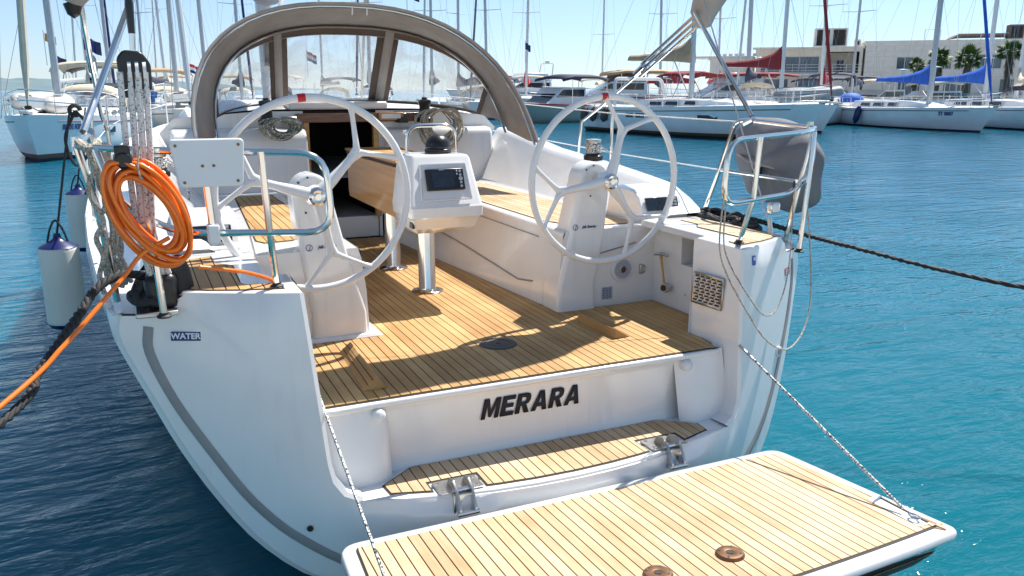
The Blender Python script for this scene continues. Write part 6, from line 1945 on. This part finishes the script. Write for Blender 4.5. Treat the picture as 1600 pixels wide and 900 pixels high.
# --- quay, buildings, palms, hills on the right
fc = Vector((CX, CY))
def at(bearing, depth): return pol(bearing, depth/math.cos(R(bearing-24.41)))
A = Vector(at(24, 96)); Bp = Vector(at(63, 84))
d = (Bp-A).normalized(); nrm = Vector((-d.y, d.x))
qm = MB()
poly = [tuple(A-d*10), tuple(Bp+d*60), tuple(Bp+d*60+nrm*120), tuple(A-d*10+nrm*120)]
qm.prism(poly, 2.4, base=-1.3)
tag(qm.build('quayside', M['conc'], bevel=0.05), kind='structure')
QZ = 1.1
def building(label, P0, P1, depth, z0, z1, wallm, openings, name='building', panels=None):
    """front wall from P0 to P1 (2-D), openings [(u0,u1,z0,z1,kind)] in metres"""
    P0 = Vector(P0); P1 = Vector(P1); e = (P1-P0); W = e.length; rz = math.atan2(e.y, e.x)
    g = empty(name, (P0.x, P0.y, 0), rz, label, 'building')
    xs = sorted({0, W} | {o[0] for o in openings} | {o[1] for o in openings})
    zs = sorted({z0, z1} | {o[2] for o in openings} | {o[3] for o in openings})
    m_ = MB()
    for a, b in zip(xs, xs[1:]):
        for c, d_ in zip(zs, zs[1:]):
            if any(a >= o[0]-1e-6 and b <= o[1]+1e-6 and c >= o[2]-1e-6 and d_ <= o[3]+1e-6 for o in openings): continue
            m_.add([(a, 0, c), (b, 0, c), (b, 0, d_), (a, 0, d_)], [(0, 1, 2, 3)])
    for o in openings:
        m_.grid([[(o[0], 0, o[2]), (o[0], 0.35, o[2])], [(o[1], 0, o[2]), (o[1], 0.35, o[2])], [(o[1], 0, o[3]), (o[1], 0.35, o[3])], [(o[0], 0, o[3]), (o[0], 0.35, o[3])], [(o[0], 0, o[2]), (o[0], 0.35, o[2])]])
    m_.add([(0, 0, z0), (0, depth, z0), (0, depth, z1), (0, 0, z1), (W, 0, z0), (W, depth, z0), (W, depth, z1), (W, 0, z1)], [(0, 1, 2, 3), (4, 5, 6, 7), (1, 5, 6, 2)])
    m_.build('wall', M[wallm], g, angle=10)
    MB().box((-0.15, -0.15, z1), (W+0.15, depth, z1+0.28)).build('parapet', M[wallm], g, bevel=0.03)
    for o in openings:
        kind = o[4] if len(o) > 4 else 'window'
        if kind == 'void':
            MB().box((o[0], 3.0, o[2]), (o[1], 3.1, o[3])).build('back_wall', M['cream'], g); continue
        f_ = MB(); n = max(1, round((o[1]-o[0])/0.75)) if kind == 'window' else max(1, round((o[1]-o[0])/2.2))
        fr = 0.07
        for i in range(n+1):
            x = o[0]+(o[1]-o[0])*i/n
            f_.box((max(o[0], x-fr/2) if i else o[0], 0.20, o[2]+fr+0.003), (min(o[1], x+fr/2) if i < n else o[1], 0.27, o[3]-fr-0.003))
        f_.box((o[0], 0.195, o[2]), (o[1], 0.275, o[2]+fr)); f_.box((o[0], 0.195, o[3]-fr), (o[1], 0.275, o[3]))
        fo = f_.build('window_frame', M['frame'], g)
        for i in range(n):
            xa = o[0]+(o[1]-o[0])*i/n; xb = o[0]+(o[1]-o[0])*(i+1)/n
            MB().box((xa, 0.29, o[2]), (xb-0.004, 0.31, o[3])).build('pane', M['win'], fo)
        if kind == 'window': MB().box((o[0]-0.1, -0.08, o[2]-0.10), (o[1]+0.1, 0.15, o[2]-0.003)).build('sill', M['frame'], g)
    return g, W
def up(yp, depth): return 2.155+(140-yp)*depth/1285*1.03
D1 = 100.0
P0 = at(46.9, 104); P1 = at(60.5, 96)
WW = (Vector(P1)-Vector(P0)).length
wz0, wz1 = up(110, D1), up(92, D1)
ops = [(3.6, 5.4, wz0, wz1), (7.6, 9.6, wz0, wz1), (12.3, 14.9, wz0, wz1+0.2), (19.0, 21.4, wz0, wz1+0.2), (23.6, 26.0, wz0, wz1+.2), (27.6, 29.6, wz0, wz1+.2), (4.0, 6.4, 1.5, 3.2), (9.0, 12.0, 1.5, 3.4), (15, 17.5, 1.5, 3.4), (22, 25, 1.5, 3.4)]
ops = [o for o in ops if o[1] < WW-0.3]
bd, WW = building('pale stone harbour building with tall windows behind the palms at the right', P0, P1, 14, QZ, up(72, D1), 'block', ops)
# stone courses: raised panels
pn = MB().box((0, -0.035, 0), (2.1, -0.0, 0.58)).build('stone_panel', M['block'], bd, bevel=0.012, seg=1)
pmesh = pn.data; first = True; cnt = 0
zt = up(72, D1)
r_i = 0
z = QZ+0.1
while z+0.6 < zt:
    x = 0.05-(1.06 if r_i % 2 else 0)
    while x < WW-0.2:
        xa, xb = max(0.03, x), min(WW-0.03, x+2.1)
        segs = [(xa, xb)]
        for o in ops:
            if z+0.58 > o[2]-0.12 and z < o[3]+0.05:
                ns = []
                for a, b in segs:
                    if b <= o[0]-0.12 or a >= o[1]+0.12: ns.append((a, b)); continue
                    if a < o[0]-0.12: ns.append((a, o[0]-0.12))
                    if b > o[1]+0.12: ns.append((o[1]+0.12, b))
                segs = ns
        for a, b in segs:
            if b-a < 0.15: continue
            if first: ob = pn; first = False
            else:
                ob = pn.copy(); COL.objects.link(ob); ob.parent = bd
            ob.location = (a, 0, z); ob.scale = ((b-a)/2.1, 1, 1); cnt += 1
        x += 2.13
    z += 0.61; r_i += 1
# roof plant
zr = zt+0.28
def roofbox(g, x0, x1, y0, y1, z0, z1, lou=True, m='block'):
    b = MB().box((x0, y0, z0), (x1, y1, z1)).build('roof_unit', M[m], g, bevel=0.04)
    if lou:
        n = max(1, round((x1-x0)/1.6))
        for i in range(n):
            MB().box((x0+0.25+i*(x1-x0)/n, y0-0.04, z0+0.25), (x0-0.2+(i+1)*(x1-x0)/n, y0-0.01, z1-0.2)).build('louvre', M['dark'], b)
roofbox(bd, 15.6, 17.2, 1.5, 3.0, zr, zr+1.7, True, 'roofbr')
rf = MB()
MB().prism([(9.6, zr+0.25), (10.4, zr+0.75), (28.0, zr+0.8), (28.5, zr+0.5), (11, zr+0.45)], 4, 'y', 2.0).build('roof_canopy', M['roofbr'], bd)
for i in range(8):
    MB().tube([(10.2+i*2.5, 1.6, zr), (10.2+i*2.5, 1.6, zr+0.75)], 0.04, 5).build('rail_post', M['frame'], bd)
MB().tube([(10.2, 1.6, zr+0.75), (27.7, 1.6, zr+0.75)], 0.035, 5).build('roof_rail', M['frame'], bd)
MB().tube(fillet([(6.5, 1, zr), (6.5, 1, zr+1.3), (8.2, 1, zr+1.3), (8.2, 1, zr)], 0.1), 0.05, 5).build('roof_hoop', M['frame'], bd)
# left building with glazed first floor and open terrace
Q0 = at(40.4, 108); Q1 = at(46.75, 104.5)
g2W = (Vector(Q1)-Vector(Q0)).length
zg0, zg1 = up(115, 105), up(92, 105)
b2, W2 = building('cream terrace building with a glazed upper floor, left of the stone building', Q0, Q1, 12, QZ, up(82, 105), 'cream', [(0.6, g2W*0.60, zg0, zg1, 'glazing'), (g2W*0.66, g2W*0.97, zg0-0.1, zg1+0.5, 'void'), (1.0, 4.0, QZ+0.3, QZ+2.4, 'glazing'), (5.0, 8.0, QZ+0.3, QZ+2.4, 'glazing')])
zt2 = up(82, 105)
MB().box((-0.5, -1.6, zt2+0.02), (W2*0.62, 0.0-0.004, zt2+0.22)).build('roof_overhang', M['frame'], b2, bevel=0.03)
MB().box((-0.3, -1.3, zg0-0.42), (W2*0.62, 0.0-0.004, zg0-0.16)).build('balcony_slab', M['frame'], b2, bevel=0.03)
for k in range(3):
    MB().tube([(-0.3, -1.25, zg0-0.1+0.35*(k+0.8)), (W2, -1.25, zg0-0.1+0.35*(k+0.8))], 0.03, 5).build('balcony_rail', M['frame'], b2)
for i in range(9):
    MB().tube([(-0.3+i*W2/8, -1.25, zg0-0.2), (-0.3+i*W2/8, -1.25, zg0+0.98)], 0.03, 5).build('rail_post', M['frame'], b2)
roofbox(b2, W2*0.55, W2*0.86, 2.0, 4.5, zt2+0.28, zt2+2.6)
roofbox(b2, W2*0.93, W2*0.99, 2.0, 3.2, zt2+0.28, zt2+1.2)
MB().box((W2*0.79, 2.9, zg0), (W2*0.85, 2.99, zg0+1.5)).build('terrace_door', M['navy'], b2)
for s, x in ((0, 3.0), (1, 8.5)):
    pass
# lighter harbour terrace roof at the very left of that building
b3, W3 = building('low grey harbour building with a roof deck, far left of the terrace building', at(37.5, 118), at(40.2, 116), 8, QZ, up(98, 116), 'block', [(1.0, 4.6, QZ+1.5, QZ+3.0, 'glazing')])
MB().box((-2.2, -0.6, up(95, 116)), (W3, 5, up(92, 116))).build('roof_canopy', M['frame'], b3, bevel=0.04)
for k in range(7):
    MB().box((0.8+0.8*k, 0.5, up(92, 116)), (1.3+0.8*k, 1.0, up(85, 116)-0.3)).build('roof_box', M['frame'], b3)

# palms
def palm(label, bearing, depth, h, cr, seed):
    random.seed(seed)
    x, y = at(bearing, depth)
    g = empty('palm_tree', (x, y, QZ), random.uniform(0, 6), label, 'palm tree', 'palm trees in front of the stone building')
    MB().tube([(0, 0, 0), (0.05, 0.02, h*0.5), (0.1, 0.03, h)], [0.30, 0.26, 0.24], 12).build('trunk', M['bark'], g, angle=80)
    sk_ = MB()
    for i in range(60):
        a = random.uniform(0, 6.28); zz = h-0.1-random.random()*1.6; L_ = 0.75+0.35*random.random()
        r0 = 0.26; dx, dy = math.cos(a), math.sin(a)
        sk_.add([(r0*dx-0.12*dy, r0*dy+0.12*dx, zz), (r0*dx+0.12*dy, r0*dy-0.12*dx, zz), (dx*(r0+0.28), dy*(r0+0.28), zz-L_)], [(0, 1, 2)])
    o = sk_.build('dead_leaves', M['leaf_dry'], g, angle=10); o['kind'] = 'stuff'
    # fan leaf: stalk and blade of pointed segments
    lm = MB()
    lm.tube([(0, 0, 0), (cr*0.30, 0, 0.10), (cr*0.55, 0, 0.08)], [0.035, 0.025, 0.018], 4)
    for i in range(15):
        a = R(-100+200*i/14); L_ = cr*0.52*(1-0.22*abs(i-7)/7)
        b = a+0
        p0 = Vector((cr*0.52, 0, 0.08)); tip = p0+Vector((math.cos(a)*L_, math.sin(a)*L_, -0.20*L_-0.06*abs(math.sin(a))*cr))
        md = p0.lerp(tip, 0.55)+Vector((0, 0, 0.05)); w_ = 0.075*cr/1.6
        sd = Vector((-math.sin(a), math.cos(a), 0))*w_
        lm.add([p0, md-sd, tip, md+sd], [(0, 1, 2, 3)])
    base = lm.build('palm_leaf', M['leaf'], g, angle=20)
    n = 34
    for i in range(n):
        ob = base if i == 0 else base.copy()
        if i: COL.objects.link(ob); ob.parent = g
        el = R(78-118*((i+0.5)/n)**0.9+random.uniform(-8, 8))
        az = i*2.399+random.uniform(-.2, .2)
        s_ = random.uniform(0.85, 1.12)
        ob.location = (0.1, 0.03, h)
        ob.rotation_euler = (random.uniform(-.5, .5), -el, az)
        ob.scale = (s_, s_, s_)
    return g
palm('small palm with drooping leaves left of the silver mast', 49.9, 86, 3.3, 1.0, 1)
palm('palm right of the silver mast, half behind a street lamp', 51.0, 84, 4.0, 1.25, 2)
palm('full round bright green palm standing alone before the stone wall', 52.6, 82, 3.9, 1.40, 3)
palm('palm at the right edge beyond the white masts', 54.7, 84, 4.6, 1.35, 4)

def lamp_post(label, bearing, depth, h):
    x, y = at(bearing, depth)
    g = empty('street_lamp', (x, y, QZ), 0, label, 'street lamp', 'white street lamps on the quay')
    MB().tube([(0, 0, 0), (0, 0, h)], 0.05, 8).build('post', M['frame'], g)
    MB().lathe([(0.02, 0.05), (0.50, -0.02), (0.52, -0.08), (0.2, -0.06), (0.12, -0.16), (0, -0.18)], 18, Matrix.Translation((0, 0, h))).build('lamp_shade', M['frame'], g)
lamp_post('white disc street lamp left of the blue sail cover peak', 49.1, 80, 2.9)
lamp_post('white disc street lamp before the second palm', 50.9, 78, 3.1)
lamp_post('white disc street lamp right of the round palm', 53.6, 78, 3.9)

# red awnings along the far quay
for k, (be, dp) in enumerate(((22.6, 92), (24.2, 90), (35.0, 92), (39.0, 92))):
    x, y = at(be, dp)
    lab = ['bright red awning just right of the sprayhood', 'bright red awning behind the white motor boats', 'red awning behind the yacht with the tan cover', 'red awning below the dark red sail cover'][k]
    g = empty('awning', (x, y, 1.1 if be > 24 else 0.0), R(-30), lab, 'awning')
    MB().prism([(-2.6, 1.7), (2.6, 1.7), (2.4, 2.1), (0, 2.5), (-2.4, 2.1)], 3, 'y', -1.5).build('cloth', M['canvas_brred'], g, bevel=0.03)
    for sx_ in (-2.4, 2.4):
        for sy_ in (-1.3, 1.3): MB().tube([(sx_, sy_, -1.0), (sx_, sy_, 1.75)], 0.05, 5).build('pole', M['frame'], g)

# hills across the bay
def ridge(pts, dist, seed):
    random.seed(seed); rows = []
    n = 90
    for k in range(6):
        row = []
        for i in range(n):
            t = i/(n-1); be = pts[0][0]+(pts[-1][0]-pts[0][0])*t
            for (a, b), (c, d_) in zip(pts, pts[1:]):
                if a <= be <= c: hh = b+(d_-b)*(be-a)/(c-a)
            hh *= (k/5)**0.8
            hh *= 1+0.05*math.sin(be*3.1+k)+0.04*math.sin(be*7.7+seed)
            dd = dist+k*dist*0.05
            row.append((CX+dd*math.sin(R(be)), CY+dd*math.cos(R(be)), -3+hh))
        rows.append(row)
    return MB().grid(rows)
hl = ridge([(-30, 60), (-14, 62), (-6, 66), (-3, 60), (0, 58), (2.2, 52), (4.5, 42), (8, 20), (14, 4)], 4200, 3)
tag(hl.build('hills', M['hills'], angle=60), kind='structure')
